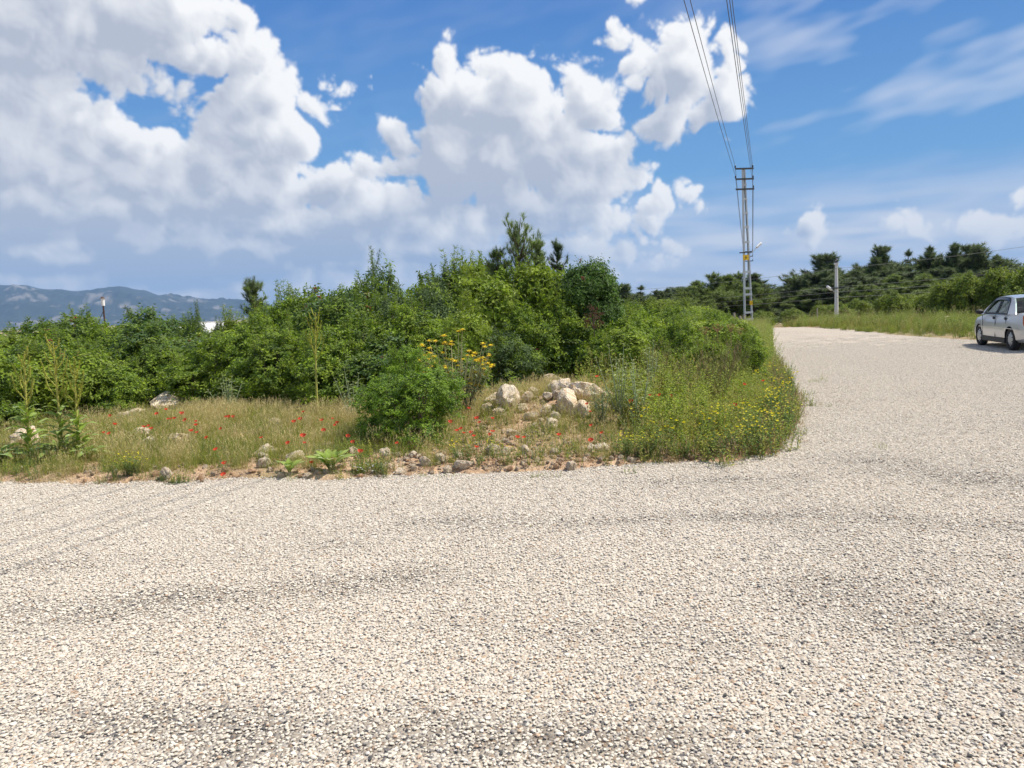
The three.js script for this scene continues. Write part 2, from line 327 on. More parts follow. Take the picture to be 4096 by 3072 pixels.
// loose chippings: little broken stones laid as tiles of 0.4 m, clean, patchy or showing the binder
{
  const T = 0.25, variants = [];
  const base = new THREE.IcosahedronGeometry(1, 0);
  const pos = mergeVertices(new THREE.BufferGeometry().setAttribute('position', base.getAttribute('position').clone()));
  const ip = pos.getAttribute('position').array, ii = pos.index.array;
  for (let k = 0; k < 9; k++) {
    const cls = Math.floor(k / 3), r = rng(500 + k), P = [], C = [];
    const step = 0.018, n = Math.round(T / step), q = new THREE.Quaternion(), e = new THREE.Euler(), v = V();
    for (let layer = 0; layer < 2; layer++) for (let a = 0; a < n; a++) for (let b = 0; b < n; b++) {
      if (layer === 1 && r() > 0.5) continue;
      if (layer === 0 && r() < [0.0, 0.05, 0.17][cls]) continue;
      const x = (a + 0.5 + (r() - 0.5) * 1.0) * step - T / 2, z = (b + 0.5 + (r() - 0.5) * 1.0) * step - T / 2;
      const s = 0.0077 * (0.5 + 0.85 * r() ** 1.3) * (r() < 0.05 ? 1.45 : 1), fx = s * (0.85 + 0.45 * r()), fy = s * (0.38 + 0.22 * r()), fz = s * (0.75 + 0.4 * r());
      e.set((r() - 0.5) * 0.55, r() * 6.28, (r() - 0.5) * 0.55); q.setFromEuler(e);
      const y = 0.004 + fy * 0.55 + layer * 0.007;
      const t = r(), stain = [0.006, 0.03, 0.1][cls];
      let c = t < 0.035 ? [0.46, 0.34, 0.24] : t < 0.075 ? [0.42, 0.385, 0.34] : t < 0.42 ? [0.55, 0.495, 0.41] : t < 0.9 ? [0.60, 0.545, 0.455] : [0.65, 0.605, 0.53];
      if (r() < stain) c = r() < 0.6 ? [0.07, 0.068, 0.066] : [0.22, 0.2, 0.18];
      const m = 0.93 + 0.14 * r(); c = c.map((w) => w * m);
      const vs = [];
      for (let w = 0; w < ip.length; w += 3) { const j = 0.72 + 0.56 * r(); v.set(ip[w] * fx * j, ip[w + 1] * fy * j, ip[w + 2] * fz * j).applyQuaternion(q); vs.push([v.x + x, v.y + y, v.z + z]); }
      for (let w = 0; w < ii.length; w++) { P.push(...vs[ii[w]]); C.push(...c); }
    }
    const g = new THREE.BufferGeometry();
    g.setAttribute('position', new THREE.Float32BufferAttribute(P, 3)); g.setAttribute('color', new THREE.Float32BufferAttribute(C, 3)); g.computeVertexNormals();
    variants.push(g);
  }
  const lists = variants.map(() => []), r = rng(900), m = new THREE.Matrix4(), q = new THREE.Quaternion();
  for (let x = -8; x < 16.2; x += T) for (let z = -32; z < -1.6; z += T) {
    const depth = -z, cx = x + T / 2, cz = z + T / 2;
    if (Math.abs(cx) > depth * 0.72 + 1.2) continue;
    const sd = sdPlain(cx, cz); if (sd > 0.25 || r() < sstep(depth, 22, 32)) continue;
    const w = worn(cx, cz) + 0.16 * sstep(cx + (cz + 5) * 0.5, 0.3, 2.2) * sstep(cz, -7.5, -4), wr = w + (r() - 0.5) * 0.3, cls = wr > 0.52 ? 2 : wr > 0.2 ? 1 : 0;
    q.setFromAxisAngle(V(0, 1, 0), Math.floor(r() * 4) * Math.PI / 2);
    m.compose(V(cx, 0, cz), q, V(1, 1, 1));
    lists[cls * 3 + Math.floor(r() * 3)].push({ m: m.clone() });
  }
  const chipMat = std([1, 1, 1], 0.9, 0, { vertexColors: true });
  lists.forEach((l, k) => { if (l.length) add(copies('x', variants[k], chipMat, l), 'road_chippings', 'pale crushed stone chippings covering the road', 'gravel', null, 'stuff'); });
}
// ------------------------------------------------------------------ mountain range beyond, 6 to 9 km away
{
  const ridge = [[-60, 2.4], [-46.9, 3.3], [-41.7, 3.0], [-37.7, 2.9], [-33.2, 2.72], [-32, 2.72], [-30.7, 2.42], [-28.7, 2.22], [-26.8, 2.5], [-25.2, 2.2], [-24.1, 1.85], [-22.6, 1.6], [-21.2, 1.45], [-19.1, 1.3], [-17.9, 1.1], [-16.6, 0.6], [-15.4, 0.7], [-13.5, 0.2], [-10, -0.2], [-5, -0.5]];
  const top = (a) => { for (let k = 0; k < ridge.length - 1; k++) if (a <= ridge[k + 1][0]) { const t = (a - ridge[k][0]) / (ridge[k + 1][0] - ridge[k][0]); return lerp(ridge[k][1], ridge[k + 1][1], sstep(clamp(t), 0, 1)); } return -0.5; };
  const g = new GB(), NA = 420, NR = 70;
  for (let j = 0; j <= NR; j++) for (let i = 0; i <= NA; i++) {
    const a = lerp(-60, -5, i / NA), t = j / NR, R = lerp(5200, 8600, t), x = Math.sin(a * D2R) * R, z = -Math.cos(a * D2R) * R;
    const peak = Math.tan(top(a) * D2R) * 8000 + 1.7, prof = t < 0.82 ? sstep(t, -0.1, 0.86) ** 1.1 : 1 - sstep(t, 0.8, 1.15) * 0.5;
    let rg = 0, f = 1 / 900, amp = 1; for (let o = 0; o < 5; o++) { rg += amp * (0.5 - Math.abs(n2(x * f + o * 9, z * f))); f *= 2.1; amp *= 0.52; }
    const y = -25 + (peak + 25) * prof + rg * 70 * (t < 0.8 ? sstep(t, 0, 0.3) * (1 - 0.85 * sstep(t, 0.55, 0.8)) : 0.06);
    const rock = sstep(n2(x / 700 + 3, z / 900) * 0.55 + n2(x / 160, z / 260) * 0.5 + n2(x / 50, z / 90) * 0.35 - 0.3 + 0.3 * (1 - t), 0.15, 0.6);
    const c = [lerp(0.025, 0.2, rock), lerp(0.035, 0.18, rock), lerp(0.026, 0.16, rock)];
    g.v(x, y, z, c);
  }
  for (let j = 0; j < NR; j++) for (let i = 0; i < NA; i++) { const a = j * (NA + 1) + i; g.quad(a, a + 1, a + NA + 2, a + NA + 1); }
  const o = new THREE.Mesh(g.build(), M.plain);
  add(o, 'mountain', null, null, null, 'structure');
}

// ------------------------------------------------------------------ shrubs
// words for where a plant stands, told by the things around it
const MARKS = [[-6.3, -13.6, 'the long low boulder'], [-3.1, -12, 'the single tall flower spike'], [-1.3, -9.75, 'the lone round bush'], [-0.85, -11.3, 'the golden-flowered sage'], [0.6, -11.2, 'the rock heap'], [0.25, -18.2, 'the highest young pine'], [1.85, -17, 'the broad-leaved tree'], [-6.27, -19, 'the small round-topped pine'], [-5.7, -9.6, 'the three flower spikes'], [-12.9, -20.3, 'the vine hedge'], [3.9, -14.2, 'the dry umbels'], [2.8, -12, 'the wispy corner bushes'], [1.5, -10, 'the tall pale thistle'], [-2.4, -11.6, 'the silver-green thistle'], [-2, -8.1, 'the large leaf rosette'], [9.9, -34, 'the fence posts'], [2.7, -8.6, 'the road corner'], [1.62, -15.6, 'the rust-brown dead tuft'], [20.2, -35.6, 'the rocks on the bank'], [21.2, -50, 'the concrete pole'], [14, -45, 'the lattice pylon'], [20, -47.5, 'the wooden stakes'], [14.3, -21.4, 'the parked car']];
function whereIs(x, z) {
  let best = 1e9, m; for (const e of MARKS) { const d = Math.hypot(x - e[0], (z - e[1]) * 0.75); if (d < best) { best = d; m = e; } }
  const dz = z - m[1], dx = Math.abs(x - m[0]);
  return (Math.abs(dz) > dx ? (dz < 0 ? 'behind ' : 'in front of ') : 'beside ') + m[2];
}
const tallness = (h) => h < 1.1 ? 'low' : h < 1.6 ? 'chest-high' : 'tall';
const tint = (c, k) => c.map((v) => v * k);
// a sprig: a few short twigs carrying small folded leaves
function sprig(seed, { leaves = 34, len = 0.042, wid = 0.021, spread = 0.13, rise = 0.55, droop = 0, col = [1, 1, 1] }) {
  const r = rng(seed), g = new GB(), twigs = 5;
  for (let t = 0; t < twigs; t++) {
    const d = dirOf(r() * 6.28, rise + (r() - 0.5) * 1.1), L = spread * (0.7 + 0.5 * r());
    const per = Math.round(leaves / twigs);
    for (let k = 0; k < per; k++) {
      const s = (k + 0.6) / per, p = d.clone().multiplyScalar(L * s), az = k * 2.4 + r() * 1.2;
      const side = dirOf(az, (r() - 0.35) * 1.2 - droop), ld = d.clone().multiplyScalar(0.5).add(side).normalize();
      const nn = V((r() - 0.5) * 1.8, 0.4 + r(), (r() - 0.5) * 1.8).normalize(), l = len * (0.7 + 0.6 * r()), m = 0.6 + 0.7 * r();
      g.leaf(p, ld, nn, l, wid * l / len, tint(col, m), 0.35, 0.2);
    }
  }
  return g.build();
}
function sprigMatrix(p, out, r, s) {
  const q = new THREE.Quaternion().setFromUnitVectors(V(0, 1, 0), out), q2 = new THREE.Quaternion().setFromAxisAngle(V(0, 1, 0), r() * 6.28);
  return new THREE.Matrix4().compose(p, q.multiply(q2), V(s, s, s));
}
// a rounded shrub about 1.6 m wide and 1.6 m tall, of lobes covered with sprigs, with woody stems inside and some long shoots
function shrub(seed, sprigGeo, colors, { n = 760, shoots = 11, shootLen = 0.36, lobes = 9, fruit = 0, fruitCol = undefined, size = 1 } = {}) {
  const r = rng(seed), o = new THREE.Group(), L = [];
  for (let k = 0; k < lobes; k++) { const a = k / lobes * 6.28 + r(), q = k < 3 ? 0.2 : 0.35 + 0.3 * r(); L.push({ c: V(Math.cos(a) * q * 0.9, k < 3 ? 0.85 + 0.35 * r() : 0.3 + 0.75 * r(), Math.sin(a) * q * 0.9), s: V(0.3 + 0.2 * r(), 0.28 + 0.2 * r(), 0.3 + 0.2 * r()) }); }
  L.push({ c: V(0, 0.55, 0), s: V(0.55, 0.55, 0.55) }); for (let k = 0; k < 3; k++) { const a = k * 2.1 + r() * 2; L.push({ c: V(Math.cos(a) * 0.42, 0.22 + 0.12 * r(), Math.sin(a) * 0.42), s: V(0.36, 0.26, 0.36) }); }
  const list = [], stems = new GB(), fr = [];
  const put = (p, out, s) => { const c = colors[Math.floor(r() * colors.length)], m = 0.8 + 0.4 * r(); list.push({ m: sprigMatrix(p, out, r, s), c: tint(c, m) }); };
  let guard = 0;
  while (list.length < n && guard++ < n * 6) {
    const b = L[Math.floor(r() * L.length)], d = dirOf(r() * 6.28, Math.asin(r() * 2 - 1)), rad = (r() < 0.8 ? 0.86 + 0.2 * r() : 0.45 + 0.45 * r()) * (1 + 0.3 * n3(d.x * 2.2 + seed, d.y * 2.2, d.z * 2.2 + b.c.x * 5));
    const p = V(b.c.x + d.x * b.s.x * rad, b.c.y + d.y * b.s.y * rad, b.c.z + d.z * b.s.z * rad);
    if (p.y < 0.03) continue;
    const deep = L.some((e) => e !== b && ((p.x - e.c.x) / e.s.x) ** 2 + ((p.y - e.c.y) / e.s.y) ** 2 + ((p.z - e.c.z) / e.s.z) ** 2 < 0.5);
    if (deep && r() < 0.85) continue;
    const hole = n3(p.x * 3.3 + seed, p.y * 3.3, p.z * 3.3); if (hole < -0.42) continue;
    const out = d.clone().lerp(V(0, 1, 0), 0.35).normalize();
    put(p, out, size * (0.65 + 0.65 * r()));
    if (fruit && r() < fruit && rad > 0.9) fr.push(p.clone().addScaledVector(out, 0.07));
  }
  for (let k = 0; k < shoots; k++) {
    const b = L[Math.floor(r() * 4)], a = r() * 6.28, p0 = V(b.c.x + Math.cos(a) * b.s.x * 0.5, b.c.y + b.s.y * 0.75, b.c.z + Math.sin(a) * b.s.z * 0.5), d = dirOf(r() * 6.28, 1.15 + 0.4 * r()), len = shootLen * (0.5 + r());
    const pts = [0, 0.33, 0.66, 1].map((t) => p0.clone().addScaledVector(d, len * t).add(V(n2(k, t * 2) * 0.05 * t, 0, n2(t * 2, k) * 0.05 * t)));
    stems.tube(pts, [0.006, 0.005, 0.004, 0.002], 4, [0.9, 1.1, 0.6]);
    for (let t = 0.12; t <= 1.01; t += 0.14) put(p0.clone().addScaledVector(d, len * t), d.clone().lerp(dirOf(r() * 6.28, 0.4), 0.35).normalize(), size * (0.75 - 0.4 * t));
  }
  for (let k = 0; k < 7; k++) { const b = L[k % L.length]; const a = r() * 6.28; stems.tube([V(Math.cos(a) * 0.06, -0.05, Math.sin(a) * 0.06), V(b.c.x * 0.45, b.c.y * 0.45, b.c.z * 0.45), b.c, V(b.c.x * 1.15, b.c.y + b.s.y * 0.6, b.c.z * 1.15)], [0.03, 0.022, 0.014, 0.006], 5); }
  part(o, 'stem', stems.build(), M.bark);
  o.add(copies('foliage', sprigGeo, M.leaf, list));
  if (fr.length) { // clusters of small red fruit, each cluster a part
    const cg = fruitCluster(seed, fruitCol);
    fr.slice(0, 16).forEach((p) => { const m = part(o, 'fruit_cluster', cg, M.plain); m.userData.kind = 'stuff'; m.position.copy(p); m.rotation.y = r() * 6; });
  }
  return o;
}
function fruitCluster(seed, col = [0.26, 0.055, 0.04]) {
  const r = rng(seed + 5), gs = [];
  for (let k = 0; k < 16; k++) { const g = new THREE.IcosahedronGeometry(0.009 + 0.006 * r(), 0); g.translate((r() - 0.5) * 0.09, (r() - 0.5) * 0.09, (r() - 0.5) * 0.09); const m = 0.7 + 0.6 * r(), n = g.getAttribute('position').count; g.setAttribute('color', new THREE.Float32BufferAttribute(Array.from({ length: n * 3 }, (_, i) => col[i % 3] * m), 3)); gs.push(g); }
  return mergeGeometries(gs);
}
const G1 = [0.20, 0.295, 0.016], G2 = [0.25, 0.345, 0.02], G3 = [0.12, 0.205, 0.018], G4 = [0.28, 0.37, 0.026];
const sprigs = {
  small: sprig(1, { leaves: 34, len: 0.052, wid: 0.027, spread: 0.14 }), fine: sprig(2, { leaves: 46, len: 0.034, wid: 0.018, spread: 0.12 }),
  wide: sprig(3, { leaves: 30, len: 0.074, wid: 0.033, spread: 0.18, droop: 0.1 }), slim: sprig(4, { leaves: 34, len: 0.072, wid: 0.019, spread: 0.16, droop: 0.45 }),
};
const KINDS = {
  a: { label: 'dense yellow-green small-leaved shrub', group: 'small-leaved evergreen shrubs of the thicket', name: 'evergreen_shrub', protos: [0, 1, 2].map((k) => shrub(20 + k, sprigs.small, [G1, G1, G2, G3], { shoots: 14, shootLen: 0.4, n: 820 })) },
  b: { label: 'green shrub with dark red fruit clusters', group: 'thicket shrubs with red fruit', name: 'red_fruited_shrub', protos: [0, 1].map((k) => shrub(30 + k, sprigs.wide, [G3, [0.085, 0.165, 0.04], G1], { n: 620, fruit: 0.03, shoots: 6, shootLen: 0.24 })) },
  c: { label: 'grey-green shrub with narrow drooping leaves', group: 'grey-green narrow-leaved thicket shrubs', name: 'narrow_leaved_shrub', protos: [0, 1].map((k) => shrub(40 + k, sprigs.slim, [[0.12, 0.185, 0.06], [0.10, 0.165, 0.045], G1], { n: 700, shoots: 8, shootLen: 0.3 })) },
  d: { label: 'bright green broad-leaved shrub', group: 'bright green leafy thicket shrubs', name: 'leafy_shrub', protos: [0, 1].map((k) => shrub(50 + k, sprigs.wide, [G2, G4, G1], { n: 640, shoots: 15, shootLen: 0.42 })) },
  g: { label: 'dark blue-green shrub', group: 'dark blue-green low shrubs at the thicket foot', name: 'blue_green_shrub', protos: [shrub(60, sprigs.wide, [[0.045, 0.12, 0.05], [0.055, 0.14, 0.055]], { n: 620, shoots: 4, fruit: 0.012 })] },
};
function place(o, x, z, w, h, turn, sink = 0.03) { o.position.set(x, heightAt(x, z) - sink, z); o.rotation.y = turn; o.scale.set(w, h, w); }
{
  const S = [ // x, z, height, width, kind
    [-9.05,-11.66,1.49,1.43,'a'],[-8.47,-12.12,1.34,1.64,'a'],[-8.15,-13.41,1.26,1.46,'d'],[-7.45,-13.88,1.24,1.31,'a'],[-6.87,-15.13,1.16,1.56,'a'],[-5.77,-14.71,1.26,1.54,'a'],[-4.4,-13.95,1.35,1.5,'a'],[-3.18,-13.25,1.2,1.42,'a'],[-2.33,-13.48,0.98,1.42,'b'],[-1.41,-13.87,1.03,1.57,'a'],[-0.3,-14.94,1.06,1.45,'c'],[0.78,-16.63,0.93,1.52,'b'],[1.78,-17.9,0.7,1.27,'b'],[3.05,-19.43,0.7,1.8,'a'],[4.2,-19.36,0.75,1.63,'e'],[5.37,-19.28,0.7,1.48,'a'],[-10.1,-13.41,1.57,1.29,'a'],[-9.48,-13.84,1.36,1.34,'a'],[-8.71,-14.17,1.37,1.25,'b'],[-8.36,-15.5,1.24,1.54,'a'],[-7.29,-15.73,1.43,1.67,'b'],[-6.3,-15.99,1.33,1.5,'b'],[-4.82,-14.91,1.53,1.45,'a'],[-3.82,-14.49,1.32,1.37,'a'],[-2.86,-14.07,1.42,1.59,'a'],[-1.92,-14.38,1.48,1.69,'a'],[-0.97,-15.15,1.53,1.28,'d'],[-0.06,-16.63,1.53,1.27,'a'],[1.03,-18.19,1.21,1.27,'a'],[2.25,-19.85,1.06,1.62,'a'],[3.36,-20.5,0.88,1.37,'e'],[4.59,-20.46,0.73,1.72,'d'],[5.82,-20.28,0.84,1.46,'a'],[-10.65,-14.57,1.51,1.32,'a'],[-10.36,-15.44,1.45,1.69,'d'],[-9.75,-16.08,1.49,1.6,'a'],[-8.95,-16.65,1.67,1.37,'a'],[-8.27,-17.58,1.47,1.4,'b'],[-7.5,-17.89,1.22,1.4,'a'],[-5.96,-16.93,1.62,1.39,'d'],[-4.63,-16.33,1.8,1.74,'a'],[-3.37,-15.84,1.77,1.7,'b'],[-2.52,-16.13,1.74,1.31,'c'],[-1.62,-16.29,1.82,1.64,'c'],[-0.49,-17.08,2.01,1.75,'d'],[0.42,-18.84,2.06,1.7,'b'],[1.64,-20.5,1.77,1.69,'d'],[2.68,-21.47,1.55,1.66,'c'],[3.87,-22.02,1.09,1.39,'d'],[4.97,-22.07,1.04,1.8,'e'],[6.2,-21.75,0.94,1.73,'e'],[-11.46,-16.2,1.62,1.64,'a'],[-11.07,-16.96,1.62,1.62,'a'],[-10.35,-17.39,1.78,1.73,'b'],[-9.75,-17.93,1.82,1.7,'a'],[-9.12,-18.71,1.78,1.64,'b'],[-8.57,-19.48,1.75,1.42,'b'],[-7.5,-18.85,1.25,1.3,'b'],[-5.74,-17.85,2.03,1.55,'a'],[-4.72,-17.62,1.92,1.64,'d'],[-3.77,-17.26,2.03,1.55,'b'],[-2.7,-17.44,2.33,1.47,'c'],[-1.62,-17.82,2.29,1.83,'c'],[-0.6,-18.89,2.37,1.51,'d'],[0.58,-20.35,2.48,1.52,'d'],[1.84,-22.09,2.37,1.57,'d'],[2.86,-23.08,2.13,1.65,'c'],[3.8,-23.4,1.54,1.86,'a'],[5.04,-23.85,1.32,1.7,'a'],[6.2,-23.65,1.27,1.61,'a']];
  S.push([-1.9, -18.6, 2.2, 1.8, 'a'], [-1.0, -18.2, 2.3, 1.7, 'd'], [-0.1, -17.3, 2.15, 1.6, 'a'], [0.8, -17.4, 2.2, 1.6, 'd'], [1.3, -16.6, 1.7, 1.5, 'a'], [2.5, -17.9, 1.6, 1.5, 'a'], [2.9, -18.6, 1.4, 1.5, 'd'], [-3.6, -18.2, 2.1, 1.7, 'a'], [0.4, -16.2, 1.6, 1.5, 'a']);
  const r = rng(71), count = {};
  for (const [x, z, h0, w0, k] of S) {
    const h = x > 2.5 ? clamp(h0 * 0.92, 0.8, 1.5) : x > 1.4 ? h0 * 0.88 : h0, w = x > 2.5 ? w0 * 0.8 : w0;
    const kk = k === 'e' ? 'd' : k, K = KINDS[kk]; count[kk] = (count[kk] ?? -1) + 1;
    const o = K.protos[count[kk] % K.protos.length].clone();
    place(o, x, z, w / 1.38, h / (x < -5.5 ? 1.52 : x < -3.5 ? 1.42 : 1.36), r() * 6.28);
    add(o, K.name, tallness(h) + ' ' + K.label + ' ' + whereIs(x, z), 'shrub', K.group);
  }
}
// the lone round bush on the meadow, the tall terebinth and saplings of the thicket
{
  const o = shrub(81, sprigs.small, [[0.18, 0.30, 0.016], [0.22, 0.35, 0.02], [0.13, 0.24, 0.016]], { n: 1000, shoots: 16, shootLen: 0.24, lobes: 8, size: 0.72 });
  place(o, -1.25, -9.75, 0.9, 0.6, 0.5);
  add(o, 'round_bush', 'round bright green bush standing alone on the meadow before the thicket', 'bush');
  const p = shrub(82, sprigs.small, [[0.18, 0.30, 0.016], [0.22, 0.35, 0.02]], { n: 700, shoots: 12, shootLen: 0.22, size: 0.72 });
  place(p, -1.45, -10.25, 0.7, 0.74, 2.5);
  add(p, 'round_bush', 'taller bright green bush just behind the lone round bush', 'bush');
  const t = shrub(83, sprigs.wide, [[0.085, 0.17, 0.022], [0.11, 0.21, 0.028]], { n: 900, shoots: 6, shootLen: 0.3, fruit: 0.02, lobes: 12 });
  t.children.forEach((c) => { c.position.y += 1.15; c.position.x *= 1; });
  { const g = new GB(); g.tube([V(0, -0.1, 0), V(0.03, 0.6, 0.02), V(-0.02, 1.3, 0), V(0.02, 1.8, 0)], [0.05, 0.042, 0.034, 0.02], 7); part(t, 'trunk', g.build(), M.bark); }
  place(t, 1.85, -17, 0.78, 0.96, 1);
  add(t, 'terebinth_tree', 'dark green broad-leaved small tree beside the pine in the thicket', 'tree');
  for (const [x, z, h, k] of [[-7.09, -17.2, 2.05, 0], [-6.4, -17.1, 1.85, 1]]) {
    const s = KINDS.c.protos[k].clone(); place(s, x, z, 0.5, h / 1.75, k * 2 + 1); add(s, 'sapling', 'slender leafy sapling rising above the thicket in front of the mountain', 'sapling', 'saplings before the mountain');
  }
  const dr = shrub(84, sprigs.fine, [[0.20, 0.075, 0.035], [0.16, 0.07, 0.04]], { n: 150, shoots: 4, lobes: 5 });
  dr.children.forEach((c) => { c.position.y += 4.2; }); { const g = new GB(); g.tube([V(0, -0.2, 0), V(0.08, 2.4, 0), V(0, 4.9, 0)], [0.05, 0.045, 0.03], 5); part(dr, 'stick', g.build(), M.bark); } place(dr, 1.7, -15.6, 0.28, 0.28, 0); add(dr, 'dead_bush', 'dry rust-brown dead branch tuft in the green thicket', 'dead bush');
}
// low clipped vine hedge at the far left, in front of the house garden
for (const [x, z, w, h] of [[-13.6, -20.2, 0.9, 0.92], [-12.6, -20.4, 0.85, 0.88], [-14.8, -20.1, 1, 0.95]]) {
  const o = shrub(90 + Math.round(-x), sprigs.wide, [[0.17, 0.30, 0.03], [0.20, 0.33, 0.04]], { n: 620, shoots: 6, shootLen: 0.2, size: 1.2 });
  place(o, x, z, w, h, x); add(o, 'vine_hedge', 'light green broad-leaved vine hedge in front of the distant mountain', 'hedge', 'light green vine hedge');
}
// ------------------------------------------------------------------ pines
function needleTuft(seed, n, len, wid, spread) {
  const r = rng(seed), g = new GB();
  for (let k = 0; k < n; k++) {
    const d = dirOf(r() * 6.28, 1.35 - spread * r()), l = len * (0.7 + 0.5 * r()), m = 0.7 + 0.6 * r(), p = V(0, (r() - 0.3) * len * 0.8, 0), s = V(d.z, 0, -d.x).normalize().multiplyScalar(wid / 2), c = tint([1, 1, 1], m);
    if (!s.lengthSq()) s.set(wid / 2, 0, 0);
    const a = g.v(p.x - s.x, p.y, p.z - s.z, c), b = g.v(p.x + s.x, p.y, p.z + s.z, c), t = g.v(p.x + d.x * l, p.y + d.y * l, p.z + d.z * l, c);
    g.tri(a, b, t);
  }
  return g.build();
}
const farTuft = needleTuft(3, 34, 0.27, 0.034, 1.9), nearTuft = needleTuft(4, 46, 0.12, 0.0075, 1.3);
function pine(seed, H, R, tuft, colors, { whorl = 0.36, start = 0.1, per = 5, step = 0.2, up = 0.35, ragged: rag = 0.45, tuftSize = 1, power = 0.75, trunkR = 0.09 } = {}) {
  const r = rng(seed), o = new THREE.Group(), list = [], wood = new GB(), limbs = new GB();
  const lean = [(r() - 0.5) * 0.05, (r() - 0.5) * 0.05], axisAt = (y) => V(lean[0] * y + 0.06 * n2(seed, y * 0.6), y, lean[1] * y + 0.06 * n2(y * 0.6, seed));
  const pts = []; for (let k = 0; k <= 8; k++) pts.push(axisAt(H * 0.97 * k / 8 - (k ? 0 : 0.1)));
  wood.tube(pts, pts.map((_, k) => trunkR * (1 - k / 8.8) + 0.008), 7, [1, 0.9, 0.8]);
  for (let y = H * start; y < H; y += whorl * (0.7 + 0.6 * r())) {
    const t = y / H, env = R * Math.pow(1 - t, power) * (0.75 + 0.35 * Math.sin(y * 2.1 + seed)) + 0.12;
    const nb = Math.max(3, Math.round(per * (0.7 + 0.6 * r())));
    for (let b = 0; b < nb; b++) {
      const az = b / nb * 6.28 + r() * 1.3 + y * 3, L = env * (1 - rag * r()), el = up * (0.3 + r()) - 0.15 * (1 - t), d = dirOf(az, el), p0 = axisAt(y);
      const q = (s) => p0.clone().addScaledVector(d, L * s).add(V(0, 0.16 * L * s * s, 0));
      limbs.tube([q(0), q(0.5), q(1)], [0.018 + 0.012 * L, 0.012 + 0.006 * L, 0.005], 4, [0.9, 0.85, 0.8]);
      for (let s = 0.28; s <= 1.02; s += step / Math.max(0.4, L)) {
        const c = q(s), k = 1 + Math.floor(2.4 * r());
        for (let e = 0; e < k; e++) {
          const off = V((r() - 0.5), (r() - 0.3) * 0.6, (r() - 0.5)).multiplyScalar(0.34 * L * (0.35 + 0.4 * s) + 0.08);
          const out = d.clone().multiplyScalar(0.7).add(V(0, 0.75, 0)).add(V(r() - 0.5, r() - 0.4, r() - 0.5)).normalize();
          list.push({ m: sprigMatrix(c.clone().add(off), out, r, tuftSize * (0.7 + 0.6 * r())), c: tint(colors[Math.floor(r() * colors.length)], 0.75 + 0.5 * r()) });
        }
      }
    }
  }
  for (let k = 0; k < 6; k++) list.push({ m: sprigMatrix(axisAt(H * 0.97 + 0.06 * k), V(r() - 0.5, 2, r() - 0.5).normalize(), r, tuftSize * 0.8), c: colors[0] });
  part(o, 'trunk', wood.build(), M.bark); part(o, 'limb', limbs.build(), M.bark).userData.kind = 'stuff';
  o.add(copies('crown', tuft, M.needle, list));
  return o;
}
const P1 = [0.11, 0.155, 0.05], P2 = [0.13, 0.18, 0.05], P3 = [0.19, 0.26, 0.045], P4 = [0.14, 0.19, 0.08];
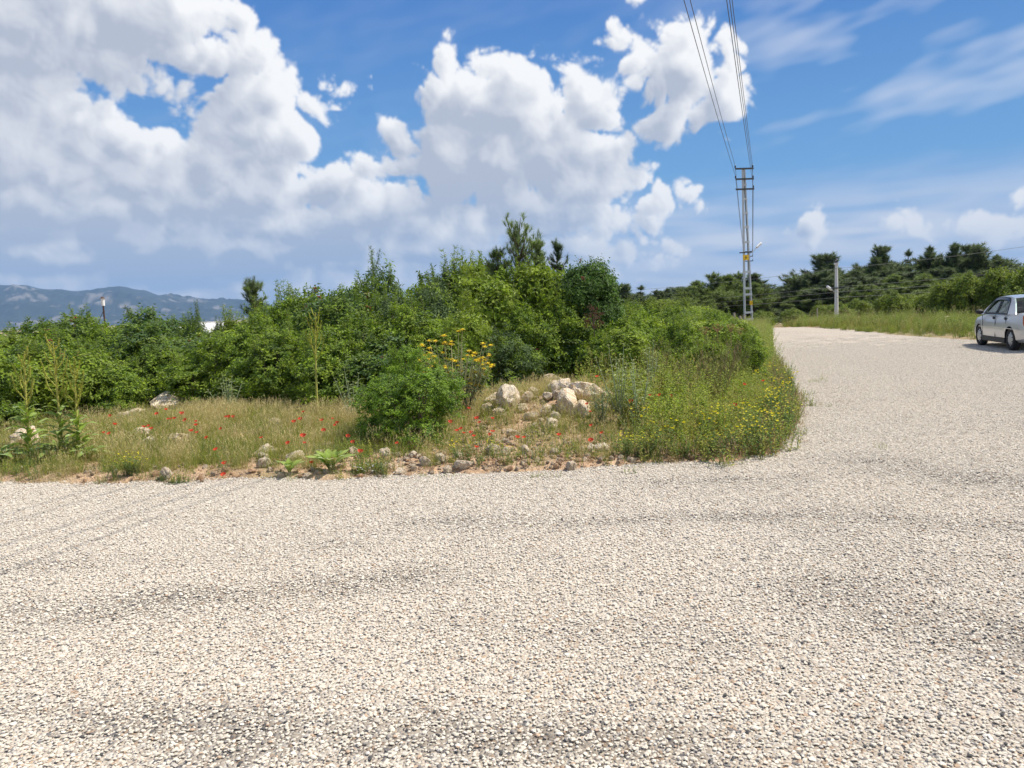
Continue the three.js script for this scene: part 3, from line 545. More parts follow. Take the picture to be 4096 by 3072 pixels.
{
  const dark = [0, 1, 2, 3].map((k) => pine(200 + k, 6, [3.0, 2.6, 3.3, 2.8][k], farTuft, [P1, P2, P1], { rag: 0.5, step: 0.17, tuftSize: 1.15, whorl: 0.26, start: 0.06, power: [0.7, 0.6, 0.55, 0.8][k] }));
  const light = [0, 1].map((k) => pine(210 + k, 4.4, 2.6, farTuft, [P3, [0.16, 0.22, 0.045], [0.17, 0.24, 0.04]], { step: 0.2, whorl: 0.28, start: 0.04, power: 0.5, tuftSize: 0.95 }));
  const thin = [pine(220, 5, 1.3, farTuft, [P4, P2], { whorl: 0.5, per: 4, step: 0.3, tuftSize: 0.85, power: 0.7, start: 0.15 })];
  const L = { d: [dark, 6, 'dark green broad pine', 'dark pines beyond the road'], l: [light, 4.4, 'lighter green bushy young pine', 'lighter young pines'], t: [thin, 5, 'thin gappy sparse pine', 'thin sparse pines'] };
  const r = rng(230), used = {};
  // x, y of the top, z, kind, width factor
  for (const [x, y, z, k, w] of [[8, 2.5, -74, 'd', 1.1], [12.8, 2.4, -76, 'd', 1.1], [17, 2.8, -76, 'd', 1.1], [19.6, 2.6, -79, 'd', 1.2], [22.2, 2.6, -80, 'd', 1.2], [27.8, 3.2, -76, 'd', 1.3], [31.8, 3.0, -79, 'd', 1.3], [35, 3.6, -78, 'd', 1.3], [38.5, 3.8, -78, 'd', 1.3], [41.5, 4.0, -77, 'd', 1.3], [45, 3.6, -76, 'd', 1.3], [48.5, 3.4, -74, 'd', 1.3], [29.9, 3.4, -66, 'd', 1.2], [26.6, 2.9, -64, 'd', 1.1], [33.3, 3.1, -65, 'd', 1.1], [37, 3.4, -66, 'd', 1.1], [10.2, 2.7, -68, 'd', 1.0], [15.5, 2.7, -66, 'd', 1.0], [18.6, 3.2, -66, 'd', 1.0], [23.6, 2.6, -74, 'd', 1.1], [30.6, 3.3, -71, 'd', 1.0], [32.6, 3.4, -70, 'd', 1.1], [34.8, 3.6, -68, 'd', 1.0], [38.4, 3.9, -71, 'd', 1.1], [42.2, 3.8, -66, 'd', 1.1], [44.8, 3.4, -66, 'd', 1.1], [35.0, 2.6, -60, 'l', 1.1], [37.5, 2.4, -62, 'l', 1], [24.6, 2.0, -64, 'l', 0.9], [9.2, 3.0, -62, 'd', 0.75], [11.1, 2.9, -66, 't', 1.1], [12.35, 2.5, -64, 'd', 0.7], [14.3, 2.65, -70, 'd', 0.8], [13.2, 2.2, -58, 'l', 0.8], [14.6, 2.9, -60, 'l', 0.95], [16.5, 3.5, -62, 'l', 1.05], [17.9, 3.3, -63, 'l', 0.95], [19.9, 3.6, -67, 'l', 1], [21, 3.5, -66, 'd', 1.05], [19.2, 2.6, -60, 'l', 0.8], [22.6, 3.0, -70, 'd', 0.9], [25.0, 2.4, -76, 'd', 0.9], [26.6, 2.9, -72, 'd', 0.95], [25.9, 2.6, -67, 'd', 0.8], [28.2, 4.9, -69, 'd', 1.15], [29.6, 3.9, -70, 'd', 0.95], [27.0, 3.6, -70, 'd', 0.9], [33.5, 3.6, -76, 't', 1.2], [31.6, 3.0, -74, 't', 1.1], [31.9, 4.4, -67, 'd', 0.85], [33.9, 5.4, -70, 'd', 0.9], [35.8, 4.2, -72, 'd', 0.85], [37.2, 5.1, -72, 't', 1.1], [37.6, 5.2, -69, 'd', 0.8], [39.3, 5.3, -68, 'd', 0.9], [41.8, 5.2, -70, 'd', 1.2], [40.2, 4.9, -66, 'd', 1.1], [43.2, 4.2, -68, 'd', 1], [26.9, 2.2, -59, 'l', 0.75], [29.1, 2.7, -58, 'l', 1.05], [30.6, 2.5, -57, 'l', 1.0], [31.9, 2.7, -59, 'l', 1.05], [33.6, 2.4, -58, 'l', 0.9], [36, 3.2, -63, 'd', 0.9], [46.5, 3.2, -70, 'd', 1]]) {
    const [protos, h0, label, group] = L[k]; used[k] = (used[k] ?? -1) + 1;
    const o = protos[used[k] % protos.length].clone(), base = heightAt(x, z), s = (y - base) / h0;
    o.position.set(x, base - 0.05, z); o.rotation.y = r() * 6.28; o.scale.set(w * 1.38, s * 1.03, w * 1.38);
    const az = Math.atan2(x, -z) / D2R, spot = az < 11.5 ? 'between the thicket and the pylon' : az < 20 ? 'behind the lattice pylon' : az < 25 ? 'behind the concrete pole' : az < 30 ? 'behind the heap of rocks on the bank' : 'behind the parked car';
    add(o, 'pine_tree', (y > 4.6 ? 'tall ' : y < 2.8 ? 'short ' : '') + label + ' ' + spot, 'tree', group);
  }
  const m = pine(240, 3.25, 1.25, nearTuft, [[0.18, 0.25, 0.10], [0.2, 0.27, 0.08], P3], { whorl: 0.24, start: 0.18, per: 6, step: 0.085, up: 1.15, power: 0.3, trunkR: 0.05, rag: 0.55 });
  m.position.set(0.25, heightAt(0.25, -18.2), -18.2); add(m, 'pine_tree', 'young pine with upright needle shoots rising highest above the thicket', 'tree');
  for (const [sd, x, z, H, R, lb] of [[243, -0.2, -18, 2.8, 0.8, 'shorter young pine leaning out beside the highest young pine of the thicket'], [244, 0.72, -18.5, 3.2, 0.85, 'young pine with a pointed top next to the highest young pine']]) { const e = pine(sd, H, R, nearTuft, [[0.18, 0.25, 0.10], [0.2, 0.27, 0.08], P3], { whorl: 0.24, start: 0.2, per: 6, step: 0.085, up: 1.15, power: 0.3, trunkR: 0.04, rag: 0.5 }); e.position.set(x, heightAt(x, z), z); add(e, 'pine_tree', lb, 'tree'); }
  const m2 = pine(241, 2.95, 0.35, nearTuft, [P4, [0.075, 0.125, 0.05]], { whorl: 0.26, start: 0.2, per: 4, step: 0.09, up: 1.0, power: 0.5, trunkR: 0.04 });
  m2.position.set(1.25, heightAt(1.25, -18.4), -18.4); add(m2, 'pine_tree', 'narrow pine leader standing between the young pine and the broad-leaved tree', 'tree');
  const m3 = pine(242, 2.4, 0.55, nearTuft, [P4, P3], { whorl: 0.22, start: 0.25, per: 5, step: 0.08, up: 0.7, power: 0.4, trunkR: 0.04 });
  m3.position.set(-6.27, heightAt(-6.27, -19), -19); add(m3, 'pine_tree', 'small round-topped young pine above the thicket near the mountain end', 'tree');
}
// ------------------------------------------------------------------ shrubs along the far verge
{
  const r = rng(260), bright = [0, 1].map((k) => shrub(261 + k, sprigs.wide, [[0.21, 0.28, 0.025], [0.16, 0.24, 0.025], [0.26, 0.32, 0.03]], { n: 420, size: 1.35, shoots: 8, shootLen: 0.25 }));
  let k = 0;
  for (const [x, z, h, w] of [[20.6, -41, 1.25, 1.5], [21.5, -38, 1.55, 1.6], [22.2, -37, 1.8, 1.6], [22.9, -36, 1.95, 1.7], [22.9, -34, 2.0, 1.8], [23.6, -32.5, 2.1, 1.8], [24.5, -36, 2.3, 1.9], [24.6, -33, 2.4, 1.9], [26, -34, 2.5, 2], [22.6, -41.5, 1.2, 1.5], [24.0, -44.5, 1.15, 1.5], [24.4, -48.5, 1.1, 1.5], [22.6, -53, 1.1, 1.6], [24.9, -46, 1.2, 1.6], [24.2, -54, 1.3, 1.7], [22.3, -55, 1.1, 1.6], [20.8, -56, 1, 1.6], [25.9, -50, 1.4, 1.7], [18.9, -58, 1.0, 1.6], [27.5, -41, 1.8, 2], [28, -46, 1.7, 2], [30, -52, 1.7, 2], [12.2, -50, 1.3, 1.7], [13.6, -52, 1.2, 1.6], [10.4, -48, 1.5, 1.8], [9.0, -44, 1.5, 1.8], [7.3, -40, 1.5, 1.9], [15.6, -57, 0.9, 1.3], [17, -60, 0.9, 1.4]]) {
    const o = bright[k++ % 2].clone(); place(o, x, z, w / 1.5, h / 1.36, r() * 6.28, 0.05);
    add(o, 'verge_shrub', tallness(h - 0.2) + (x < 16 ? ' leafy rough-ground shrub ' : ' bright yellow-green bank shrub ') + whereIs(x, z), 'shrub', x < 16 ? 'shrubs behind the pylon' : 'shrubs on the far bank');
  }
  for (const [x, z, h, w, kd] of [[2.1, -13.2, 1.0, 1.1, 'd'], [2.9, -13.9, 1.05, 1.2, 'a'], [3.6, -16, 1.05, 1.2, 'd'], [4.3, -14.2, 0.85, 1.0, 'a'], [4.6, -17.6, 1.0, 1.3, 'd'], [2.2, -15.2, 1.15, 1.4, 'a'], [5.6, -19.5, 0.95, 1.2, 'd'], [6.5, -22.5, 0.95, 1.3, 'a'], [3.3, -12.7, 0.75, 0.8, 'd']]) {
    const K = KINDS[kd], o = K.protos[1].clone(); place(o, x, z, w / 1.5, h / 1.36, r() * 6.28);
    add(o, 'corner_shrub', tallness(h + 0.25) + ' leafy green shrub among the corner weeds ' + whereIs(x, z), 'shrub', 'leafy shrubs among the corner weeds');
  }
  // the middle ground between thicket and pylon
  for (const [x, z, h, w, kd] of [[6.6, -25, 0.95, 1.5, 'a'], [5.9, -27, 1.15, 1.6, 'c'], [7.6, -29, 1.0, 1.6, 'a'], [5, -28, 1.3, 1.8, 'd'], [3.6, -27, 1.4, 1.9, 'a'], [8.6, -34, 0.95, 1.7, 'a'], [7.2, -33, 1.3, 1.9, 'd'], [5, -33, 1.5, 2, 'a'], [10.2, -38, 0.9, 1.8, 'a'], [8.6, -38, 1.4, 2, 'd'], [11.2, -43, 0.8, 1.6, 'a']]) {
    const K = KINDS[kd], o = K.protos[0].clone(); place(o, x, z, w / 1.5, h / 1.36, r() * 6.28);
    add(o, 'open_ground_shrub', tallness(h) + ' green shrub scattered on the open ground ' + whereIs(x, z), 'shrub', 'shrubs between thicket and pylon');
  }
}

// ------------------------------------------------------------------ rocks
const rockA = tileNoise(512, 20, 31), rockB = tileNoise(512, 90, 32), rockC = tileNoise(512, 30, 33);
const rockMap = texture(512, (x, y, i) => { const stain = sstep(rockC[i] * 0.7 + rockB[i] * 0.3, 0.52, 0.7), k = 0.8 + 0.2 * rockA[i] + 0.14 * (rockB[i] - 0.5); return [sr(k * lerp(0.80, 0.68, stain)), sr(k * lerp(0.70, 0.50, stain)), sr(k * lerp(0.55, 0.32, stain))]; });
const rockBump = texture(512, (x, y, i) => { const k = rockA[i] * 0.5 + rockB[i] * 0.5 - (rockB[i] < 0.16 ? 0.3 : 0); return [k, k, k]; }, false);
const rockMat = std([1, 1, 1], 0.95, 0, { map: rockMap, bumpMap: rockBump, bumpScale: 0.018, vertexColors: true });
function rockGeo(seed, detail = 4) {
  const r = rng(seed), g = mergeVertices(new THREE.BufferGeometry().setAttribute('position', new THREE.IcosahedronGeometry(1, detail).getAttribute('position')), 1e-4);
  const p = g.getAttribute('position'), planes = Array.from({ length: 12 }, () => [dirOf(r() * 6.28, Math.asin(r() * 2 - 1)), 0.55 + 0.33 * r()]), v = V(), uv = [], col = [];
  for (let i = 0; i < p.count; i++) {
    v.fromBufferAttribute(p, i);
    for (const [n, d] of planes) { const e = v.dot(n) - d; if (e > 0) v.addScaledVector(n, -e * 0.9); }
    v.multiplyScalar(1 + 0.12 * n3(v.x * 1.6 + seed, v.y * 1.6, v.z * 1.6) + 0.06 * n3(v.x * 5 + seed, v.y * 5, v.z * 5) + 0.025 * n3(v.x * 12, v.y * 12 + seed, v.z * 12));
    p.setXYZ(i, v.x, v.y, v.z); uv.push(v.x * 0.4 + v.y * 0.25 + seed * 0.37, v.z * 0.4 + v.y * 0.35); const t = 0.92 + 0.16 * r(); col.push(t, t * 0.98, t * 0.95);
  }
  g.setAttribute('uv', new THREE.Float32BufferAttribute(uv, 2)); g.setAttribute('color', new THREE.Float32BufferAttribute(col, 3));
  return toCreasedNormals(g, 0.38);
}
const rockGeos = [0, 1, 2, 3, 4, 5, 6].map((k) => rockGeo(300 + k)), pebbleGeos = [0, 1].map((k) => rockGeo(320 + k, 1));
{
  const r = rng(330), L = [[0.76,-15.65,0.20,0.14],[0.72,-11.06,0.14,0.13],[1.00,-10.87,0.21,0.16],[0.75,-10.52,0.18,0.15],[-0.04,-10.93,0.17,0.17],[-0.29,-11.30,0.12,0.12],[0.22,-10.96,0.08,0.07],[1.24,-11.03,0.11,0.09],[1.31,-15.23,0.18,0.08],[0.49,-9.82,0.09,0.09],[0.95,-10.37,0.13,0.11],[0.57,-10.25,0.08,0.07],[0.64,-10.84,0.06,0.07],[0.46,-10.47,0.08,0.07],[1.68,-10.35,0.11,0.07],[-0.02,-9.68,0.07,0.05],[0.25,-10.39,0.09,0.06],[3.18,-16.72,0.16,0.15],[3.25,-18.71,0.17,0.14],[2.91,-15.40,0.12,0.09],[0.13,-10.69,0.07,0.06],[0.36,-10.18,0.06,0.04],[0.98,-8.61,0.07,0.05],[0.85,-8.52,0.05,0.06],[0.12,-8.70,0.06,0.05],[0.44,-8.49,0.05,0.04],[-0.26,-8.70,0.06,0.05],[-0.10,-8.60,0.05,0.05],[0.57,-7.81,0.05,0.04],[0.27,-10.03,0.05,0.04],[-0.17,-10.78,0.07,0.05],[1.09,-10.57,0.07,0.06],[-6.34,-14.03,0.37,0.17],[-6.62,-13.36,0.19,0.10],[-6.70,-13.07,0.09,0.07],[-5.23,-10.66,0.10,0.07],[-4.91,-10.18,0.10,0.07],[-4.46,-10.19,0.12,0.08],[-6.71,-10.49,0.16,0.15],[-3.02,-9.20,0.10,0.07],[-2.91,-8.79,0.08,0.06],[-2.80,-8.46,0.07,0.06],[-3.77,-8.18,0.05,0.06],[-5.38,-14.01,0.09,0.06],[-6.14,-12.43,0.11,0.07],[-3.54,-11.11,0.05,0.06],[-2.57,-8.93,0.09,0.06],[-2.24,-8.81,0.07,0.06],[-2.65,-12.19,0.08,0.10],[-3.13,-11.41,0.11,0.06],[-3.52,-11.18,0.08,0.06],[-1.49,-8.70,0.07,0.07],[-0.97,-8.14,0.06,0.05],[-0.25,-8.62,0.07,0.07],[-0.54,-7.97,0.07,0.05],[-0.82,-8.26,0.06,0.05],[-1.21,-7.98,0.05,0.04],[-1.87,-8.81,0.04,0.06],[-0.62,-8.42,0.05,0.04],[-1.16,-8.61,0.05,0.04],[-0.72,-7.94,0.04,0.04],[-1.42,-8.09,0.04,0.04],[-2.20,-7.98,0.04,0.03],[-2.50,-8.04,0.04,0.03]]; // x, z, half width, half height
  L.forEach(([x, z, w, h], k) => {
    const o = new THREE.Mesh(rockGeos[k % 7], rockMat); o.castShadow = o.receiveShadow = true;
    const y = heightAt(x, z), inPile = x > -0.5 && x < 1.5 && z < -9.9 && z > -12;
    o.position.set(x, y + h * (w > 0.3 ? 1.1 : 0.6), z); o.rotation.set((r() - 0.5) * 0.5, r() * 6.28, (r() - 0.5) * 0.5); const up = inPile ? 1.2 : w > 0.3 ? 1.15 : 1.3; o.scale.set(w * 1.12 * up, h * 1.1 * up, w * (0.8 + 0.3 * r()) * up);
    const big = w > 0.13;
    const [name, label, group] = w > 0.3 ? ['boulder', 'long low pale boulder at the foot of the thicket', null] : inPile ? (big ? ['boulder', 'large pale limestone block in the heap of rocks', 'large blocks of the rock heap'] : ['limestone_rock', 'small limestone rock lying in the heap of blocks', 'small rocks of the heap']) : w > 0.09 ? ['limestone_rock', 'pale weathered rock in the meadow grass ' + whereIs(x, z), 'rocks in the meadow grass'] : ['small_stone', 'small tan stone on the bare strip ' + whereIs(x, z), 'small stones beside the road'];
    add(o, name, label, big ? 'boulder' : w > 0.09 ? 'rock' : 'stone', group);
  });
  for (const [x, y, z, w, h, d] of [[0.62, 0.46, -11.5, 0.17, 0.13, 0.14], [1.12, 0.42, -11.4, 0.15, 0.1, 0.12], [0.85, 0.4, -11.25, 0.1, 0.1, 0.1], [0.3, 0, -11.3, 0.11, 0.09, 0.1], [1.4, 0, -11.1, 0.13, 0.1, 0.11], [1.55, 0, -10.7, 0.1, 0.08, 0.1], [0.15, 0, -11.6, 0.12, 0.1, 0.1], [-0.2, 0, -10.6, 0.1, 0.08, 0.1], [1.25, 0, -10.5, 0.11, 0.08, 0.09], [0.5, 0, -10.85, 0.09, 0.08, 0.09], [-0.35, 0, -10.9, 0.12, 0.1, 0.1], [1.0, 0, -11.8, 0.15, 0.12, 0.12]]) { const o = new THREE.Mesh(rockGeos[(w * 100) % 7 | 0], rockMat); o.castShadow = o.receiveShadow = true; o.position.set(x, heightAt(x, z) + h * 0.6, z); o.scale.set(w, h, d); o.rotation.y = w * 30; add(o, 'boulder', 'large pale limestone block in the heap of rocks', 'boulder', 'large blocks of the rock heap'); }
  for (const [x, z, w] of [[20.3, -35.6, 0.3], [20.0, -35.2, 0.22], [19.6, -34.9, 0.25], [20.7, -36, 0.24], [20.4, -36.2, 0.2]]) { const o = new THREE.Mesh(rockGeos[(w * 100) % 7 | 0], rockMat); o.castShadow = o.receiveShadow = true; o.position.set(x, heightAt(x, z) + w * 0.4, z); o.scale.set(w, w * 0.55, w * 0.8); o.rotation.set(0.2, x * 5, 0.2); add(o, 'limestone_rock', 'pale rock in the low heap on the bank behind the car', 'rock', 'rocks on the far bank'); }
  // rubble of clods and small stones
  const list = [[], []], m = new THREE.Matrix4(), q = new THREE.Quaternion(), e = new THREE.Euler();
  for (let k = 0; k < 5200; k++) {
    const zone = r(); let x, z;
    if (zone < 0.6) { x = (r() + r() + r() - 1.5) * 2.2 + 0.1; z = -7.85 - r() * 2.6; } else if (zone < 0.78) { x = 0.55 + (r() + r() - 1) * 1.7; z = -11 + (r() + r() - 1) * 1.4; } else { x = -8 + r() * 11; z = -8.0 - r() * (x < -1 ? 1.0 + Math.max(0, -x - 4) * 0.1 : 1.2); }
    const sd = sdPlain(x, z); if (sd < -0.1 || r() > 1.1 - sd * 0.25) continue;
    const s = 0.008 + 0.032 * r() ** 3; e.set(r() * 6, r() * 6, r() * 6); q.setFromEuler(e);
    m.compose(V(x, heightAt(x, z, sd) + s * 0.35, z), q, V(s * (1 + 0.4 * r()), s * 0.75, s));
    const t = 0.75 + 0.4 * r(), c = r() < 0.45 ? [1 * t, 0.78 * t, 0.62 * t] : [t, t * 0.97, t * 0.93];
    list[k % 2].push({ m: m.clone(), c });
  }
  list.forEach((l, k) => add(copies('x', pebbleGeos[k], rockMat, l), 'rubble', 'small stones and clods scattered on bare soil beside the road', 'rubble', null, 'stuff'));
}
// ------------------------------------------------------------------ grass and weeds
function grassTuft(seed, { n = 46, r0 = 0.13, h = [0.16, 0.34], w = 0.006, cols, heads = 0, headCol = [0.42, 0.34, 0.18], lean = 0.5, bend = 0.5 }) {
  const r = rng(seed), g = new GB();
  for (let k = 0; k < n; k++) {
    const a = r() * 6.28, q = r0 * Math.sqrt(r()), p = V(Math.cos(a) * q, -0.02, Math.sin(a) * q), d = dirOf(r() * 6.28, 1.57 - lean * r()), len = lerp(h[0], h[1], r()), bt = dirOf(r() * 6.28, -0.5), f = r() * 6.28, side = V(Math.cos(f), 0, Math.sin(f));
    const c = cols[Math.floor(r() * cols.length)], m = 0.75 + 0.5 * r();
    if (r() < heads) {
      g.blade(p, d, side, len * 1.25, w * 0.55, bt, bend * 0.3, tint(c, m), tint(headCol, m), 2);
      const tip = p.clone().addScaledVector(d, len * 1.25).addScaledVector(bt, bend * 0.3 * len * 1.25);
      for (let e = 0; e < 4; e++) g.leaf(tip.clone().addScaledVector(d, -0.016 * e), dirOf(r() * 6.28, 0.9), V(side.z, 0.2, -side.x), 0.022 + 0.012 * r(), 0.007, tint(headCol, 0.8 + 0.5 * r()), 0.1, 0.1);
    } else g.blade(p, d, side, len, w * (0.7 + 0.6 * r()), bt, bend * r(), tint(c, m), tint(c, m * 1.1));
  }
  return g.build();
}
function leafyWeed(seed, { n = 9, h = [0.14, 0.3], len = 0.05, wid = 0.014, cols, r0 = 0.1, per = 9 }) {
  const r = rng(seed), g = new GB();
  for (let k = 0; k < n; k++) {
    const a = r() * 6.28, q = r0 * Math.sqrt(r()), p = V(Math.cos(a) * q, -0.02, Math.sin(a) * q), d = dirOf(r() * 6.28, 1.57 - 0.5 * r()), H = lerp(h[0], h[1], r()), c = cols[Math.floor(r() * cols.length)];
    g.tube([p, p.clone().addScaledVector(d, H * 0.5), p.clone().addScaledVector(d, H)], [0.003, 0.0025, 0.0012], 3, tint(c, 0.9));
    for (let e = 0; e < per; e++) { const s = 0.1 + 0.9 * (e + r()) / per; g.leaf(p.clone().addScaledVector(d, H * s), dirOf(e * 2.4 + r(), 0.55), V(r() - 0.5, 1, r() - 0.5).normalize(), len * (1.25 - 0.7 * s) * (0.7 + 0.5 * r()), wid, tint(c, 0.75 + 0.5 * r())); }
  }
  return g.build();
}
const GR = [0.22, 0.29, 0.03], GY = [0.36, 0.37, 0.06], DRY = [0.50, 0.40, 0.15], STRAW = [0.60, 0.50, 0.23], DG = [0.10, 0.17, 0.035], RED = [0.30, 0.17, 0.09];
const veg = {
  green: [1, 2, 3].map((k) => grassTuft(400 + k, { cols: [GR, GR, GY, DG], heads: 0.12, headCol: GY })),
  dry: [1, 2, 3].map((k) => grassTuft(410 + k, { n: 40, cols: [DRY, GY, STRAW, GR], heads: 0.4, h: [0.16, 0.36], w: 0.0045, headCol: STRAW })),
  red: [1].map((k) => grassTuft(420 + k, { n: 40, cols: [RED, DRY, [0.36, 0.25, 0.13]], heads: 0.3, h: [0.07, 0.2], w: 0.004, headCol: [0.36, 0.24, 0.14] })),
  tall: [1, 2, 3].map((k) => grassTuft(430 + k, { n: 34, cols: [GR, GY, DG, DRY], heads: 0.3, h: [0.35, 0.68], w: 0.006, headCol: [0.42, 0.38, 0.17], lean: 0.35 })),
  weed: [1, 2, 3].map((k) => leafyWeed(440 + k, { cols: [GR, [0.13, 0.22, 0.04], GY] })),
  tallWeed: [1, 2].map((k) => leafyWeed(450 + k, { n: 8, h: [0.35, 0.7], len: 0.085, wid: 0.024, per: 18, cols: [GR, [0.2, 0.29, 0.03], [0.27, 0.33, 0.05]] })),
};
{
  const r = rng(460), L = {}; for (const k in veg) L[k] = veg[k].map(() => []);
  const q = new THREE.Quaternion(), up = V(0, 1, 0);
  const put = (k, x, z, s, sy = 1, c = [1, 1, 1]) => { q.setFromAxisAngle(up, r() * 6.28); const m = 0.85 + 0.3 * r(), set = L[k]; set[Math.floor(r() * set.length)].push({ m: new THREE.Matrix4().compose(V(x, heightAt(x, z), z), q, V(s, s * sy, s)), c: tint(c, m) }); };
  // meadow between road and thicket, then the corner and the strip along the road
  for (let k = 0; k < 24000; k++) {
    const x = -10.5 + r() * 17.5, z = -7.6 - r() * 13.5;
    if (Math.abs(x) > -z * 0.72 + 0.8) continue;
    const sd = sdPlain(x, z); if (sd < -0.3 || (sd < 0.02 && r() > 0.16 + sd * 0.45)) continue;
    const hedge = lerp(15.2, 12.6, sstep(x, -7, -3)) + Math.max(0, x + 0.5) * 1.6; if (-z > hedge + 0.6) continue;
    if (-z > 13 && r() < 0.4) continue;
    const corner = sstep(x, 1.0, 2.2), bare = bump2(x, z, 0.0, -9.0, 1.9, 1.1) + 0.9 * bump2(x, z, 0.55, -11, 1.1, 0.8) + 0.5 * bump2(x, z, -2.6, -8.2, 1.6, 0.4);
    if (r() < bare * 0.8) continue;
    if (sd < 0.3 && r() > (x < -2.6 || x > 1.2 ? 0.9 : 0.5) + sd * 1.6) continue;
    const patch = n2(x * 0.8 + 2, z * 0.8) * 0.5 + 0.5 + 0.25 * n2(x * 3, z * 3), rim = sstep(sd, 0, 0.9);
    const sz = (0.46 + 0.46 * r()) * lerp(0.65, 1, rim);
    if (corner > r()) {
      if (sd < 0.35) put(r() < 0.5 ? 'red' : 'weed', x, z, 0.9 + 0.4 * r());
      else { const t = r(); put(t < 0.38 ? 'tallWeed' : t < 0.6 ? 'tall' : t < 0.76 ? 'weed' : t < 0.88 ? 'green' : 'dry', x, z, (0.62 + 0.45 * r()) * lerp(0.55, 1, sstep(sd, 0.2, 1.5)), 1, r() < 0.5 ? [1.25, 1.18, 0.8] : [1.05, 1.0, 0.8]); }
    } else {
      const greenish = patch + 0.35 * sstep(-x, 5, 7.5) - 0.25 * sstep(-z, 9.5, 12) * (x > -5 ? 1 : 0);
      const t = r() + greenish * 0.8;
      put(sd < 0.25 && r() < 0.5 ? 'red' : t > 1.2 ? 'weed' : t > 0.82 ? 'green' : 'dry', x, z, sz);
    }
  }
  // strip on both sides of the road further off
  for (let k = 0; k < 5200; k++) {
    const left = r() < 0.5, z = -16 - r() * 34, t = (-z - 16) / 34, sdw = 0.05 + r() * (left ? 3.4 : 5.5);
    const x = left ? lerp(5.6, 14.6, clamp((-z - 16) / 27)) - sdw : 15 + sdw;
    if (!left && Math.abs(x) > -z * 0.74) continue;
    if (sdPlain(x, z) < 0) continue;
    const s = (left ? 0.9 : 0.95) * (0.7 + 0.6 * r()), u = r();
    put(left ? (u < 0.45 ? 'tall' : u < 0.75 ? 'tallWeed' : 'green') : (sdw < 1.0 ? (u < 0.5 ? 'weed' : 'green') : u < 0.25 ? 'tall' : u < 0.45 ? 'dry' : u < 0.75 ? 'green' : 'tallWeed'), x, z, s * (left ? 0.85 : 1), 1, left ? [1.05, 1.08, 0.9] : [1, 1, 1]);
  }
  // stray tufts on the gravel edge
  for (const [x, z, n, k] of [[4.75, -11.75, 8, 'red'], [4.6, -11.6, 6, 'weed'], [5.1, -11.9, 5, 'red'], [5.9, -14.9, 7, 'weed'], [6.2, -15.3, 4, 'green'], [3.4, -8.75, 7, 'red'], [3.5, -9.3, 5, 'weed'], [1.15, -7.62, 5, 'weed'], [0.95, -7.7, 4, 'red'], [-1.15, -7.85, 6, 'red'], [-0.8, -7.7, 5, 'weed'], [0.25, -7.58, 5, 'weed'], [-0.35, -7.55, 2, 'red'], [-1.62, -8.0, 9, 'weed'], [-1.45, -7.98, 7, 'weed'], [-3.6, -7.98, 6, 'weed'], [-4.6, -8.1, 6, 'red'], [3.7, -10.1, 5, 'weed'], [4.0, -10.6, 5, 'red'], [-0.07, -5.78, 1, 'weed'], [4.15, -8.6, 2, 'weed'], [3.9, -8.2, 1, 'weed']])
    for (let e = 0; e < n; e++) { const a = r() * 6.28, d = r() * 0.3; put(k, x + Math.cos(a) * d, z + Math.sin(a) * d * 0.6, 0.35 + 0.4 * r()); }
  const names = { green: ['meadow_grass', 'fresh green meadow grass'], dry: ['dry_grass', 'dry straw-coloured grass with seed heads'], red: ['dry_weeds', 'low reddish dry weeds along the road edge'], tall: ['tall_grass', 'tall roadside grass at the road bend'], weed: ['low_weeds', 'low leafy green weeds'], tallWeed: ['tall_weeds', 'tall leafy weeds crowding the road corner'] };
  for (const k in L) L[k].forEach((l, i) => { if (l.length) add(copies('x', veg[k][i], M.grass, l), names[k][0], names[k][1], 'grass', null, 'stuff'); });
}
